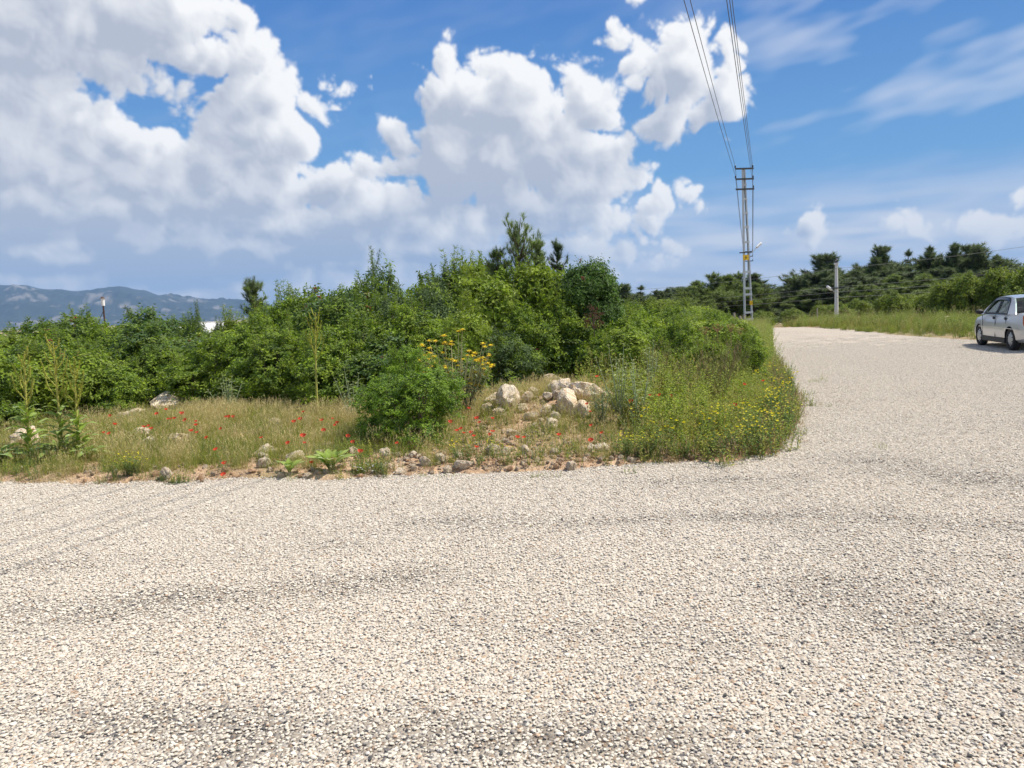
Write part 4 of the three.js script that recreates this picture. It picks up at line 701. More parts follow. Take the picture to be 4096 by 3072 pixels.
// ------------------------------------------------------------------ poppies
{
  const r = rng(500);
  function poppy(seed) {
    const q = rng(seed), o = new THREE.Group(), st = new GB();
    st.tube([V(0, -0.3, 0), V(0.01 * (q() - 0.5), -0.1, 0.01), V(0, 0, 0)], [0.0035, 0.003, 0.0025], 4, [0.14, 0.2, 0.07]);
    part(o, 'stem', st.build(), M.plain);
    const pg = new GB();
    { // one petal: a cupped fan
      const rows = [];
      for (let a = 0; a <= 3; a++) { const t = a / 3, row = []; for (let b = 0; b <= 4; b++) { const s = (b / 4 - 0.5) * 1.5 * (0.5 + 0.6 * t), rad = 0.006 + 0.034 * t; row.push(pg.v(Math.cos(s) * rad, 0.024 * t * t + 0.004 * Math.sin(b * 2.7) * t, Math.sin(s) * rad, t < 0.2 ? [0.12, 0.01, 0.01] : [0.74, 0.075, 0.03])); } rows.push(row); }
      for (let a = 0; a < 3; a++) for (let b = 0; b < 4; b++) pg.quad(rows[a][b], rows[a][b + 1], rows[a + 1][b + 1], rows[a + 1][b]);
    }
    const petal = pg.build();
    for (let k = 0; k < 4; k++) { const p = part(o, 'petal', petal, M.petal); p.rotation.set(0, k * 1.571 + q() * 0.3, (q() - 0.3) * 0.5, 'YZX'); p.scale.setScalar(0.95 + 0.2 * q()); }
    const c = new THREE.SphereGeometry(0.007, 6, 5); c.setAttribute('color', new THREE.Float32BufferAttribute(new Float32Array(c.getAttribute('position').count * 3).fill(0.02), 3)); part(o, 'seed_head', c, M.plain).position.y = 0.008;
    return o;
  }
  const protos = [1, 2, 3].map(poppy);
  [[-5.56,-10.53,0.34],[-5.26,-10.05,0.33],[-5.02,-11.05,0.30],[-4.85,-10.38,0.40],[-4.74,-10.55,0.28],[-4.47,-10.06,0.35],[-4.36,-10.04,0.41],[-4.44,-10.31,0.29],[-4.47,-9.88,0.36],[-4.60,-9.60,0.37],[-4.87,-10.04,0.29],[-4.58,-9.63,0.33],[-4.06,-9.75,0.38],[-4.05,-9.71,0.34],[-3.77,-10.00,0.38],[-3.85,-10.33,0.30],[-3.80,-10.35,0.31],[-4.01,-9.46,0.30],[-3.73,-8.95,0.35],[-3.32,-8.21,0.41],[-3.53,-9.18,0.36],[-3.12,-8.07,0.06],[-3.17,-8.26,0.11],[-4.72,-8.88,0.38],[-6.31,-10.00,0.29],[-5.10,-9.47,0.32],[-3.26,-8.29,0.25],[-2.74,-8.24,0.36],[-2.90,-10.55,0.34],[-2.85,-10.20,0.29],[-2.45,-9.73,0.32],[-2.37,-9.98,0.31],[-2.17,-9.38,0.32],[-2.03,-8.64,0.39],[-2.76,-9.58,0.31],[-2.08,-8.31,0.40],[-2.25,-8.12,0.38],[-2.46,-8.25,0.29],[-2.24,-8.11,0.31],[-1.80,-8.23,0.35],[-1.75,-8.22,0.28],[-1.26,-8.15,0.28],[-1.65,-8.11,0.19],[-1.99,-8.06,0.12],[-1.93,-8.01,0.14],[-2.17,-8.07,0.10],[-0.74,-8.90,0.36],[-0.56,-9.67,0.41],[-0.45,-9.29,0.31],[-0.41,-9.11,0.28],[-0.64,-8.55,0.29],[-0.58,-8.30,0.36],[-0.56,-8.47,0.28],[-0.48,-8.50,0.29],[-0.42,-7.98,0.33],[-0.26,-8.01,0.33],[-0.23,-8.13,0.34],[-0.25,-8.96,0.34],[-0.40,-7.94,0.23],[0.47,-7.99,0.29],[0.03,-7.89,0.32],[0.10,-7.91,0.30],[0.81,-8.07,0.21],[0.91,-9.40,0.41],[0.96,-9.50,0.29],[0.83,-8.14,0.36],[1.52,-9.80,0.36],[1.64,-10.94,0.30],[1.23,-10.98,0.32],[1.79,-9.95,0.42],[1.91,-9.91,0.42],[1.95,-10.34,0.30],[0.93,-8.09,0.28],[3.04,-17.47,0.41],[3.98,-20.31,0.31],[3.56,-20.76,0.37],[2.69,-14.49,0.29],[2.12,-10.18,0.33],[5.99,-18.68,0.37],[3.78,-11.49,0.36],[3.25,-10.69,0.39],[2.80,-9.61,0.29]].forEach(([x, z, h], k) => {
    const o = protos[k % 3].clone(); const s = 0.45 + 0.35 * r(); o.position.set(x, heightAt(x, z) + h, z); o.rotation.set((r() - 0.2) * 0.9, r() * 6.28, (r() - 0.5) * 0.6); o.scale.set(s, Math.max(s, 0.2 + h / 0.3), s);
    o.scale.setScalar(s); o.children[0].scale.y = (h / 0.3 + 0.1) / s;
    add(o, 'poppy', 'red poppy flower on a thin stem ' + whereIs(x, z), 'poppy', 'red poppies');
  });
}
// ------------------------------------------------------------------ yellow-flowered plants
function blossom(rad, col) { const g = new GB(); for (let k = 0; k < 5; k++) g.leaf(V(0, 0, 0), dirOf(k * 1.2566, 0.35), V(0, 1, 0), rad, rad * 0.85, col, 0.1, 0.1); const c = g.v(0, rad * 0.3, 0, tint(col, 0.8)), a = g.v(rad * 0.25, 0.1 * rad, 0, tint(col, 0.8)), b = g.v(-rad * 0.15, 0.1 * rad, rad * 0.2, tint(col, 0.8)); g.tri(c, a, b); return g.build(); }
{
  const r = rng(520), fl = [blossom(0.022, [0.80, 0.68, 0.012]), blossom(0.018, [0.82, 0.74, 0.02])];
  const protos = [1, 2, 3, 4].map((k) => {
    const q = rng(530 + k), o = new THREE.Group(), g = new GB(), tips = [];
    for (let s = 0; s < 13; s++) {
      const a = q() * 6.28, d = dirOf(a, 1.0 + 0.5 * q()), H = 0.75 + 0.35 * q(), p = V(Math.cos(a) * 0.1 * q(), -0.04, Math.sin(a) * 0.1 * q()), t = p.clone().addScaledVector(d, H);
      g.tube([p, p.clone().addScaledVector(d, H * 0.5).add(V(0.02, 0, 0.02)), t], [0.006, 0.005, 0.003], 3, [0.16, 0.22, 0.04]); tips.push(t);
      for (let e = 0; e < 12; e++) g.leaf(p.clone().addScaledVector(d, H * (0.08 + 0.07 * e)), dirOf(e * 2.4, 0.5), V(q() - 0.5, 1, q() - 0.5).normalize(), 0.13 * (0.6 + 0.5 * q()), 0.035, tint([0.17, 0.26, 0.04], 0.8 + 0.4 * q()));
    }
    part(o, 'foliage', g.build(), M.leaf);
    tips.forEach((t, i) => { const m = part(o, 'flower', fl[i % 2], M.petal); m.position.copy(t); m.rotation.set(q() - 0.3, q() * 6, q() - 0.5); m.scale.setScalar(2.1); });
    return o;
  });
  [[1.87,-8.03,0.06],[2.32,-8.17,0.30],[1.87,-7.65,0.06],[2.87,-10.14,0.33],[3.02,-9.13,0.22],[2.28,-9.03,0.36],[2.37,-9.30,0.22],[1.45,-8.17,0.22],[1.46,-8.13,0.11],[1.33,-8.17,0.12],[2.78,-8.35,0.22],[2.68,-8.60,0.37],[2.66,-8.38,0.27],[1.61,-7.77,0.06],[2.10,-8.57,0.31],[2.99,-8.69,0.26],[2.94,-9.71,0.27],[3.08,-9.03,0.29],[1.31,-7.81,0.06],[1.53,-7.85,0.06],[3.27,-8.80,0.06],[1.63,-10.07,0.33],[1.65,-8.12,0.39],[2.21,-7.63,0.06],[2.36,-10.04,0.26],[2.58,-9.22,0.38],[1.44,-8.14,0.27],[3.22,-10.43,0.24],[2.07,-8.11,0.15],[2.79,-8.63,0.26],[3.22,-9.20,0.33],[2.56,-8.20,0.06],[3.11,-8.91,0.12],[1.88,-10.41,0.26],[2.51,-9.18,0.36],[2.93,-9.95,0.30],[2.81,-8.58,0.39],[1.46,-9.04,0.42],[2.09,-8.12,0.25],[2.24,-9.23,0.36],[2.03,-7.74,0.06],[2.12,-7.74,0.06],[1.27,-7.76,0.06],[3.17,-9.05,0.06],[2.18,-8.04,0.27],[3.42,-9.63,0.35],[2.43,-8.19,0.23],[1.80,-8.07,0.15],[2.87,-9.14,0.40],[2.56,-8.28,0.27],[2.13,-8.08,0.20],[1.39,-8.20,0.23],[1.91,-8.00,0.06],[1.69,-8.14,0.07],[2.61,-8.27,0.15],[3.63,-10.44,0.26],[4.23,-11.84,0.33],[4.55,-12.58,0.41],[5.15,-15.81,0.33],[6.77,-18.92,0.06],[4.26,-13.09,0.41],[4.62,-13.21,0.25],[3.78,-11.69,0.23],[3.54,-10.38,0.39],[3.24,-10.07,0.34],[3.72,-10.43,0.26],[4.88,-12.85,0.06],[4.84,-14.75,0.28],[3.87,-11.53,0.25],[5.32,-15.96,0.28],[5.87,-17.87,0.23],[4.52,-11.98,0.06],[3.68,-10.70,0.38],[4.44,-12.72,0.31],[3.76,-10.95,0.41],[5.42,-16.15,0.23],[5.77,-16.38,0.25],[3.71,-10.67,0.25],[5.42,-16.78,0.33],[7.60,-20.58,0.06],[3.48,-10.36,0.35],[6.59,-18.43,0.06],[4.82,-14.82,0.34],[3.51,-10.33,0.39],[4.99,-13.15,0.06],[4.59,-12.25,0.06],[4.60,-12.31,0.06],[7.56,-19.94,0.06],[4.81,-14.11,0.41],[4.67,-13.07,0.30],[6.39,-19.64,0.28],[8.28,-25.31,0.32],[7.57,-23.45,0.26],[6.72,-20.05,0.39],[8.22,-24.99,0.35],[8.26,-25.24,0.24],[6.41,-20.11,0.41],[6.40,-20.04,0.32],[9.09,-26.98,0.27],[7.75,-23.10,0.34],[-4.27,-8.34,0.19],[-4.15,-8.30,0.15],[-4.23,-8.47,0.22],[-4.21,-8.29,0.24],[-4.39,-8.30,0.21],[-4.28,-8.37,0.15],[-4.30,-8.32,0.16],[-4.22,-8.31,0.27],[-0.10,-8.00,0.24],[-0.25,-8.46,0.22],[-0.65,-8.04,0.09],[-0.64,-8.32,0.24],[-0.53,-8.15,0.28],[1.28,-7.73,0.06],[1.31,-8.19,0.22],[1.38,-8.17,0.17],[1.13,-8.14,0.11],[1.21,-8.18,0.27],[1.20,-8.17,0.23]].forEach(([x, z, h], k) => { const o = protos[k % 4].clone(); const s = h; o.position.set(x, heightAt(x, z), z); o.rotation.y = r() * 6.28; o.scale.set(s * 1.1, s, s * 1.1); add(o, 'yellow_wildflower', (x > 0.8 ? 'bushy weed dotted with small yellow flowers ' : 'small yellow-flowered meadow weed ') + whereIs(x, z), 'wildflower', x > 0.8 ? 'yellow wildflowers of the road corner' : 'yellow wildflowers of the meadow'); });
  // low mat of white daisies beside the rosette
  const dz = blossom(0.012, [0.75, 0.75, 0.7]), list = [];
  for (let k = 0; k < 34; k++) { const x = -1.55 + (r() + r() - 1) * 0.45, z = -8.02 + (r() - 0.5) * 0.24; list.push({ m: new THREE.Matrix4().compose(V(x, heightAt(x, z) + 0.05 + 0.05 * r(), z), new THREE.Quaternion().setFromEuler(new THREE.Euler(0.5 * r(), r() * 6, 0)), V(1, 1, 1)) }); }
  add(copies('x', dz, M.petal, list), 'daisies', 'tiny white daisies in a low mat at the road edge', 'daisies', null, 'stuff');
}
// ------------------------------------------------------------------ large herbs
const bigLeaf = (len, wid, col, segs = 6, droop = 0.6, wave = 0.06) => { // a long broad leaf that rises and bends over, along +x
  const g = new GB(), rows = []; for (let k = 0; k <= segs; k++) { const t = k / segs, w = wid * Math.pow(Math.sin(Math.PI * Math.min(0.98, 0.12 + 0.86 * t)), 0.8) / 2, x = len * t * (1 - 0.15 * droop * t), y = len * (0.55 * t - droop * t * t); rows.push([-1, 0, 1].map((s) => g.v(x, y + (s ? 0.28 * w : 0) + wave * len * 0.3 * Math.sin(t * 14 + s) * Math.abs(s), s * w, tint(col, s ? 1 : 1.25)))); }
  for (let k = 0; k < segs; k++) { g.quad(rows[k][0], rows[k][1], rows[k + 1][1], rows[k + 1][0]); g.quad(rows[k][1], rows[k][2], rows[k + 1][2], rows[k + 1][1]); }
  return g.build();
};
function spikeHerb(seed, H, { leaves = 22, branches = 15, leafLen = 0.34, col = [0.24, 0.34, 0.04], spikeCol = [0.44, 0.45, 0.06], from = 0.48 } = {}) {
  const r = rng(seed), o = new THREE.Group(), s = new GB();
  const ax = (t) => V(0.04 * H * t * t * (seed % 2 ? 1 : -1), H * t, 0.02 * H * t);
  s.tube([0, 0.25, 0.5, 0.75, 1].map((t) => ax(t).add(V(0, t ? 0 : -0.05, 0))), [0.02, 0.017, 0.013, 0.009, 0.005], 6, [0.40, 0.38, 0.09]);
  part(o, 'stalk', s.build(), M.plain);
  const lg = [bigLeaf(leafLen, leafLen * 0.3, col), bigLeaf(leafLen * 0.8, leafLen * 0.2, tint(col, 0.85))];
  for (let k = 0; k < leaves; k++) { const t = 0.02 + (from - 0.02) * k / leaves, m = part(o, 'leaf', lg[k % 2], M.leaf); m.position.copy(ax(t)); m.rotation.set((r() - 0.5) * 0.3, k * 2.4 + r() * 0.5, 0.15 + 0.3 * r(), 'YXZ'); m.scale.setScalar(1.15 - 0.85 * t); }
  const f = new GB();
  for (let k = 0; k < branches; k++) {
    const t = from + (0.98 - from) * k / branches, az = k * 2.4 + r(), L = H * 0.26 * (1 - 0.6 * (t - from) / (1 - from)) * (0.7 + 0.5 * r()), p = ax(t), d = dirOf(az, 0.75), e = p.clone().addScaledVector(d, L * 0.45).add(V(0, L * 0.12, 0)), e2 = e.clone().add(V(d.x * L * 0.15, L * 0.5, d.z * L * 0.15));
    f.tube([p, e, e2], [0.007, 0.009, 0.004], 4, spikeCol);
    for (let b = 0; b < 14; b++) { const u = 0.15 + 0.85 * b / 14, c = u < 0.5 ? p.clone().lerp(e, u * 2) : e.clone().lerp(e2, u * 2 - 1); f.leaf(c, dirOf(r() * 6.28, 0.7), V(0.2, 1, 0.1), 0.028, 0.018, tint(spikeCol, 0.8 + 0.5 * r())); }
  }
  for (let b = 0; b < 60; b++) f.leaf(ax(from + (1 - from) * b / 60), dirOf(b * 2.4, 0.6), V(0.1, 1, 0.2), 0.034, 0.018, tint(spikeCol, 0.8 + 0.5 * r()));
  const fm = part(o, 'flower_spike', f.build(), M.leaf); fm.userData.kind = 'stuff';
  return o;
}
for (const [x, z, H, seed, turn, label] of [[-6.12, -9.6, 1.42, 601, 0.4, 'tall yellow-green flower spike leaning beside two others at the meadow end'], [-5.6, -9.4, 1.52, 602, 2, 'tallest yellow-green branched flower spike of the group at the meadow end'], [-5.38, -9.4, 1.25, 604, 4, 'shortest and leafiest flower spike of the group at the meadow end'], [-3.08, -12, 1.72, 605, 1, 'single tall yellow-green flower spike standing before the thicket']]) {
  const o = spikeHerb(seed, H - 0.05, seed === 605 ? { leaves: 12, leafLen: 0.2, from: 0.55 } : {}); o.position.set(x, heightAt(x, z), z); o.rotation.y = turn; add(o, 'flower_spike_plant', label, 'plant');
}
{ // leafy clump at the foot of the spikes and the rosettes by the road
  const lg = bigLeaf(0.42, 0.1, [0.2, 0.31, 0.04], 7, 0.75), lg2 = bigLeaf(0.36, 0.12, [0.28, 0.38, 0.07], 7, 0.5), r = rng(620);
  const rosette = (x, z, n, s, geo, label, group) => { const o = new THREE.Group(); for (let k = 0; k < n; k++) { const m = part(o, 'leaf', geo, M.leaf); m.rotation.set((r() - 0.5) * 0.4, k * 2.4, 0.25 + 0.75 * (k / n) + 0.15 * r(), 'YXZ'); m.scale.setScalar(s * (1.1 - 0.4 * k / n)); m.position.y = 0.02; } o.position.set(x, heightAt(x, z), z); add(o, 'leaf_rosette', label, 'plant', group); };
  rosette(-1.98, -8.12, 15, 0.92, lg2, 'large pale green leaf rosette at the road edge');
  rosette(-2.42, -8.1, 8, 0.62, lg2, 'smaller leaf rosette beside the large one at the road edge');
  rosette(-6.35, -9.3, 18, 1.15, lg, 'long-leaved green clump at the foot of the flower spikes', 'long-leaved clumps'); rosette(-6.9, -9.2, 18, 1.2, lg, 'long-leaved green clump at the foot of the flower spikes', 'long-leaved clumps'); rosette(-5.75, -9.5, 16, 1.0, lg, 'long-leaved green clump at the foot of the flower spikes', 'long-leaved clumps'); rosette(-5.25, -9.35, 14, 0.85, lg, 'long-leaved green clump at the foot of the flower spikes', 'long-leaved clumps');
}
function thistle(seed, H, W) {
  const r = rng(seed), o = new THREE.Group(), s = new GB(), f = new GB(), c0 = [0.30, 0.36, 0.13];
  for (let k = 0; k < 9; k++) {
    const a = r() * 6.28, d = dirOf(a, 0.95 + 0.55 * r()), L = H * (0.65 + 0.45 * r()), p = (t) => V(d.x * L * t * W, d.y * L * t - 0.02, d.z * L * t * W);
    s.tube([p(0), p(0.5), p(1)], [0.007, 0.006, 0.003], 4, [0.30, 0.36, 0.20]);
    for (let e = 0; e < 14; e++) { const q = p(0.1 + 0.9 * e / 14), ld = dirOf(e * 2.4 + k, 0.35); f.leaf(q, ld, V(r() - 0.5, 1, r() - 0.5).normalize(), 0.13 * (0.6 + 0.6 * r()), 0.018, tint(c0, 0.8 + 0.4 * r()), 0.4, 0.3); for (const w of [-0.7, 0.7]) f.leaf(q.clone().addScaledVector(ld, 0.04), V(ld.x * Math.cos(w) - ld.z * Math.sin(w), 0.3, ld.x * Math.sin(w) + ld.z * Math.cos(w)).normalize(), V(0, 1, 0.1), 0.05, 0.01, tint(c0, 1.05), 0.3, 0.1); }
    for (let e = 0; e < 10; e++) f.leaf(p(1), dirOf(e * 0.7, 0.3 + 0.1 * e), V(0.1, 1, 0), 0.035, 0.008, [0.32, 0.36, 0.16], 0.1, 0);
  }
  part(o, 'stem', s.build(), M.plain); const fm = part(o, 'foliage', f.build(), M.leaf); fm.userData.kind = 'stuff';
  return o;
}
for (const [x, z, H, W, label] of [[-4.7, -12.6, 0.75, 0.8, 'silver-green thistle beside the long low boulder'], [-2.44, -11.6, 0.85, 0.75, 'silver-green thistle between the tall spike and the round bush'], [1.4, -10.0, 1.05, 0.6, 'tall pale thistle beside the rock heap'], [1.6, -9.7, 0.8, 0.6, 'pale thistle just in front of the tall thistle by the rocks'], [2.05, -11.4, 0.9, 0.55, 'grey-green thistle behind the rock heap near the road corner'], [1.15, -9.9, 0.55, 0.7, 'short pale thistle touching the rocks of the heap']]) {
  const o = thistle(Math.round(x * 100 + 900), H, W); o.position.set(x, heightAt(x, z), z); add(o, 'thistle', label, 'thistle');
}
{ // yellow-whorled sage shrub
  const r = rng(640), o = new THREE.Group(), s = new GB(), f = new GB(), tops = [];
  for (let k = 0; k < 46; k++) {
    const a = r() * 6.28, q = Math.sqrt(r()), d = V(Math.cos(a) * q * 0.42, 1, Math.sin(a) * q * 0.3).normalize(), L = 1.05 + 0.38 * r() - 0.35 * q, p = (t) => V(d.x * L * t + Math.cos(a) * 0.12 * q, d.y * L * t - 0.02, d.z * L * t);
    s.tube([p(0), p(0.5), p(1)], [0.006, 0.005, 0.003], 4, [0.42, 0.40, 0.20]);
    for (let e = 0; e < 11; e++) f.leaf(p(0.22 + 0.7 * e / 11), dirOf(e * 1.571 + k, -0.1), V(r() - 0.5, 1, r() - 0.5).normalize(), 0.085 * (0.7 + 0.5 * r()), 0.026, tint([0.16, 0.20, 0.09], 0.7 + 0.5 * r()), 0.3, 0.4);
    tops.push(p(1)); if (r() < 0.5) tops.push(p(0.8)); if (r() < 0.25) tops.push(p(0.62));
  }
  part(o, 'stem', s.build(), M.plain); part(o, 'foliage', f.build(), M.leaf).userData.kind = 'stuff';
  const w = new GB(); for (let e = 0; e < 16; e++) w.leaf(V(0, (e % 2) * 0.008, 0), dirOf(e * 0.785, 0.25 + 0.3 * (e % 3)), V(0, 1, 0), 0.036, 0.017, tint([0.82, 0.66, 0.02], 0.85 + 0.1 * (e % 4)), 0.3, 0.3);
  const wg = w.build(); tops.slice(0, 75).forEach((t) => { const m = part(o, 'flower_whorl', wg, M.petal); m.position.copy(t); m.rotation.y = r() * 6; m.scale.setScalar(0.9 + 0.5 * r()); });
  o.scale.set(1.35, 1.02, 1.1); o.position.set(-0.85, heightAt(-0.85, -11.1), -11.1); add(o, 'yellow_sage_shrub', 'shrub with whorls of golden yellow flowers behind the round bush', 'shrub');
}
// ------------------------------------------------------------------ wispy brown-green brooms and dry umbels at the corner
function broom(seed, H) {
  const r = rng(seed), o = new THREE.Group(), s = new GB(), f = new GB();
  for (let k = 0; k < 42; k++) {
    const a = r() * 6.28, q = Math.sqrt(r()), d = V(Math.cos(a) * q * 0.5, 1, Math.sin(a) * q * 0.5).normalize(), L = H * (0.6 + 0.45 * r()), p = (t) => V(d.x * L * t + 0.03 * Math.sin(k + t * 3), d.y * L * t - 0.02, d.z * L * t), br = r() < 0.5 ? [0.25, 0.16, 0.09] : [0.22, 0.22, 0.06];
    s.tube([p(0), p(0.35), p(0.7), p(1)], [0.0055, 0.0045, 0.0035, 0.0015], 4, br);
    for (let e = 0; e < 5; e++) { const b = p(0.35 + 0.12 * e), bd = dirOf(r() * 6.28, 0.9); s.tube([b, b.clone().addScaledVector(bd, 0.14)], [0.003, 0.0012], 3, br); for (let g = 0; g < 4; g++) f.leaf(b.clone().addScaledVector(bd, 0.04 * g), dirOf(r() * 6.28, 0.6), V(r() - 0.5, 1, r() - 0.5).normalize(), 0.03, 0.011, tint([0.19, 0.25, 0.04], 0.7 + 0.6 * r())); }
  }
  part(o, 'stem', s.build(), M.plain).userData.kind = 'stuff'; part(o, 'foliage', f.build(), M.leaf).userData.kind = 'stuff';
  return o;
}
{
  const r = rng(660), protos = [661, 662, 663].map((s) => broom(s, 1));
  [[2.3, -12.2, 0.95], [2.75, -11.7, 0.85], [3.1, -11.9, 0.95], [3.5, -12.4, 1.0], [3.9, -13.3, 1.0], [3.2, -13, 1.05], [2.6, -13.2, 1.05], [4.4, -15, 0.95], [3.7, -15, 1.1], [3.0, -11.0, 0.7], [5, -17, 0.95], [2.4, -10.9, 0.7], [4.2, -16.5, 1.0]].forEach(([x, z, h], k) => { const o = protos[k % 3].clone(); o.position.set(x, heightAt(x, z), z); o.rotation.y = r() * 6; o.scale.set(h * 0.9, h, h * 0.9); add(o, 'wispy_bush', 'wispy brown-stemmed bush ' + (z > -12.1 ? 'at the front of the corner weeds' : z > -14 ? 'amid the corner weeds beside the dry umbels' : 'behind the dry umbels of the corner'), 'bush', 'wispy brown bushes of the corner'); });
  for (const [x, z, H] of [[3.78, -14, 1.22], [3.6, -14.2, 1.15], [4.05, -14.1, 1.2], [4.35, -14.5, 1.12]]) {
    const o = new THREE.Group(), s = new GB(); s.tube([V(0, -0.03, 0), V(0.01, H * 0.5, 0), V(0, H * 0.9, 0)], [0.008, 0.007, 0.005], 5, [0.40, 0.28, 0.15]); part(o, 'stem', s.build(), M.plain);
    const u = new GB(); for (let k = 0; k < 26; k++) { const d = dirOf(k * 2.4, 0.35 + 1.1 * r()), e = V(0, H * 0.88, 0).addScaledVector(d, 0.12); u.tube([V(0, H * 0.86, 0), e], [0.002, 0.0015], 3, [0.38, 0.24, 0.12]); for (let g = 0; g < 6; g++) u.leaf(e, dirOf(g, 0.4), V(0, 1, 0.1), 0.022, 0.012, tint([0.36, 0.20, 0.09], 0.8 + 0.4 * r())); }
    part(o, 'umbel', u.build(), M.plain).userData.kind = 'stuff'; o.position.set(x, heightAt(x, z), z); add(o, 'dry_umbel_plant', 'dry rust-coloured umbel on a tall stem above the corner weeds', 'plant', 'dry umbels above the corner weeds');
  }
}
// ------------------------------------------------------------------ lattice pylons
const ptsTube = (pts, rad, seg = 5) => new GB().tube(pts, rad, seg).build();
const plain = (g) => { g.deleteAttribute('color'); return g; };
function signPlate(w, h) {
  const o = new THREE.Mesh(new THREE.BoxGeometry(w, h, 0.012), std([0.80, 0.50, 0.01], 0.5)); o.name = 'warning_sign'; o.castShadow = o.receiveShadow = true;
  const s = new THREE.Shape([[0.08, 0.36], [-0.22, -0.04], [-0.02, 0.0], [-0.1, -0.36], [0.22, 0.06], [0.02, 0.03]].map(([x, y]) => new THREE.Vector2(x * w, y * h)));
  const b = new THREE.Mesh(new THREE.ExtrudeGeometry(s, { depth: 0.006, bevelEnabled: false }), M.insulator); b.name = 'flash_symbol'; b.position.z = 0.007; o.add(b); return o;
}
function pylon(H, lamp) {
  const o = new THREE.Group(), half = (y) => lerp(0.27, 0.075, clamp(y / (H - 0.2)));
  for (const s of [-1, 1]) { // each leg a channel: web and two flanges
    const len = H, tilt = Math.atan((0.27 - 0.075) / (H - 0.2)) * s, gs = [box(0.02, len, 0.13, 0, 0, 0), box(0.055, len, 0.014, -s * 0.0375, 0, 0.058), box(0.055, len, 0.014, -s * 0.0375, 0, -0.058)];
    const m = part(o, 'leg', mergeGeometries(gs), M.steel); m.position.set(s * (0.27 + 0.075) / 2, H / 2 - 0.05, 0); m.rotation.z = tilt;
  }
  for (const y of [0.55, 0.95, 2.0, 2.35, 3.3, 4.15, 5.0, 5.85, 6.65, 7.45, 8.25]) if (y < H - 0.6) { const m = part(o, 'batten', box(half(y) * 2 + 0.05, 0.12, 0.016, 0, y, 0.075), M.steel); }
  for (const [y, w] of [[H - 0.05, 1.16], [H - 0.63, 1.16], [H - 1.2, 1.16]]) {
    const a = part(o, 'crossarm', mergeGeometries([box(w, 0.09, 0.02, 0, y, 0.1), box(w, 0.02, 0.08, 0, y + 0.046, 0.06)]), M.darkSteel);
    for (const s of [-1, 1]) { if (y < H - 1 && s < 0) continue; const lp = [[0, 0], [0.05, 0.005], [0.055, 0.03], [0.03, 0.045], [0.045, 0.06], [0.048, 0.085], [0.028, 0.105], [0.03, 0.13], [0, 0.14]].map(([a, b]) => new THREE.Vector2(a, b)); const g = new THREE.LatheGeometry(lp, 10); g.translate(s * (w / 2 - 0.03), y + 0.075, 0.06); part(a, 'insulator', g, M.insulator); }
  }
  if (lamp) {
    const g = new GB().tube([V(0.2, 4.35, 0.1), V(0.45, 4.5, 0.1), V(0.62, 4.68, 0.1)], 0.022, 6).build(), m = part(o, 'lamp_arm', plain(g), M.steel);
    const l = new THREE.CapsuleGeometry(0.075, 0.3, 4, 10); l.rotateZ(-0.9); l.translate(0.76, 4.78, 0.1); part(o, 'lamp_head', l, M.white);
    const a = part(o, 'cable_bracket', box(0.75, 0.06, 0.1, 0, 4.42, 0.1), M.darkSteel); a.rotation.z = 0.02;
    const s1 = signPlate(0.36, 0.3); s1.position.set(-0.12, 4.12, 0.16); o.add(s1);
    const s2 = signPlate(0.17, 0.24); s2.position.set(0.12, 1.5, 0.16); o.add(s2);
  }
  return o;
}
const pyA = pylon(9.2, true), pyB = pylon(9.1, false);
pyA.position.set(13.98, heightAt(13.98, -45), -45); pyA.rotation.set(0, 0.22, 0.022); add(pyA, 'lattice_pylon', 'grey steel ladder pylon with three crossarms and yellow warning sign by the road', 'pylon');
pyB.position.set(29.7, heightAt(29.7, -95), -95); pyB.rotation.set(0, 0.2, 0.016); add(pyB, 'lattice_pylon', 'more distant steel ladder pylon seen through the frame of the nearer one', 'pylon');
pyA.updateMatrixWorld(true); pyB.updateMatrixWorld(true);
function wire(a, b, sag, label, group, rad = 0.011, mat = M.wire) {
  const pts = []; for (let k = 0; k <= 40; k++) { const t = k / 40, p = a.clone().lerp(b, t); p.y -= sag * 4 * t * (1 - t); pts.push(p); }
  const o = new THREE.Mesh(plain(ptsTube(pts, rad, 5)), mat); o.castShadow = true; add(o, 'overhead_wire', label, 'wire', group);
}
{
  const ends = [[-0.55, -0.02 + 0.2], [0.55, 0.18], [-0.55, -0.4], [0.55, -0.4], [0.55, -0.98]], H = 9.2;
  for (const [x, dy] of [[-0.55, 0.14], [0.55, 0.14], [-0.55, -0.44], [0.55, -0.44], [0.55, -1.01]]) {
    const a = pyA.localToWorld(V(x, H + dy, 0.06)), b = pyB.localToWorld(V(x, H - 0.1 + dy, 0.06)), c = V(-14.1 + x * 0.85, 10.6 + dy, 38 + x * 0.3);
    wire(a, c, 0.9, 'black power line running from the ladder pylon overhead towards the junction', 'lines from the pylon overhead', 0.0095);
    wire(a, b, 0.5, 'black power line strung between the two ladder pylons', 'lines between the two pylons', 0.012);
  }
}
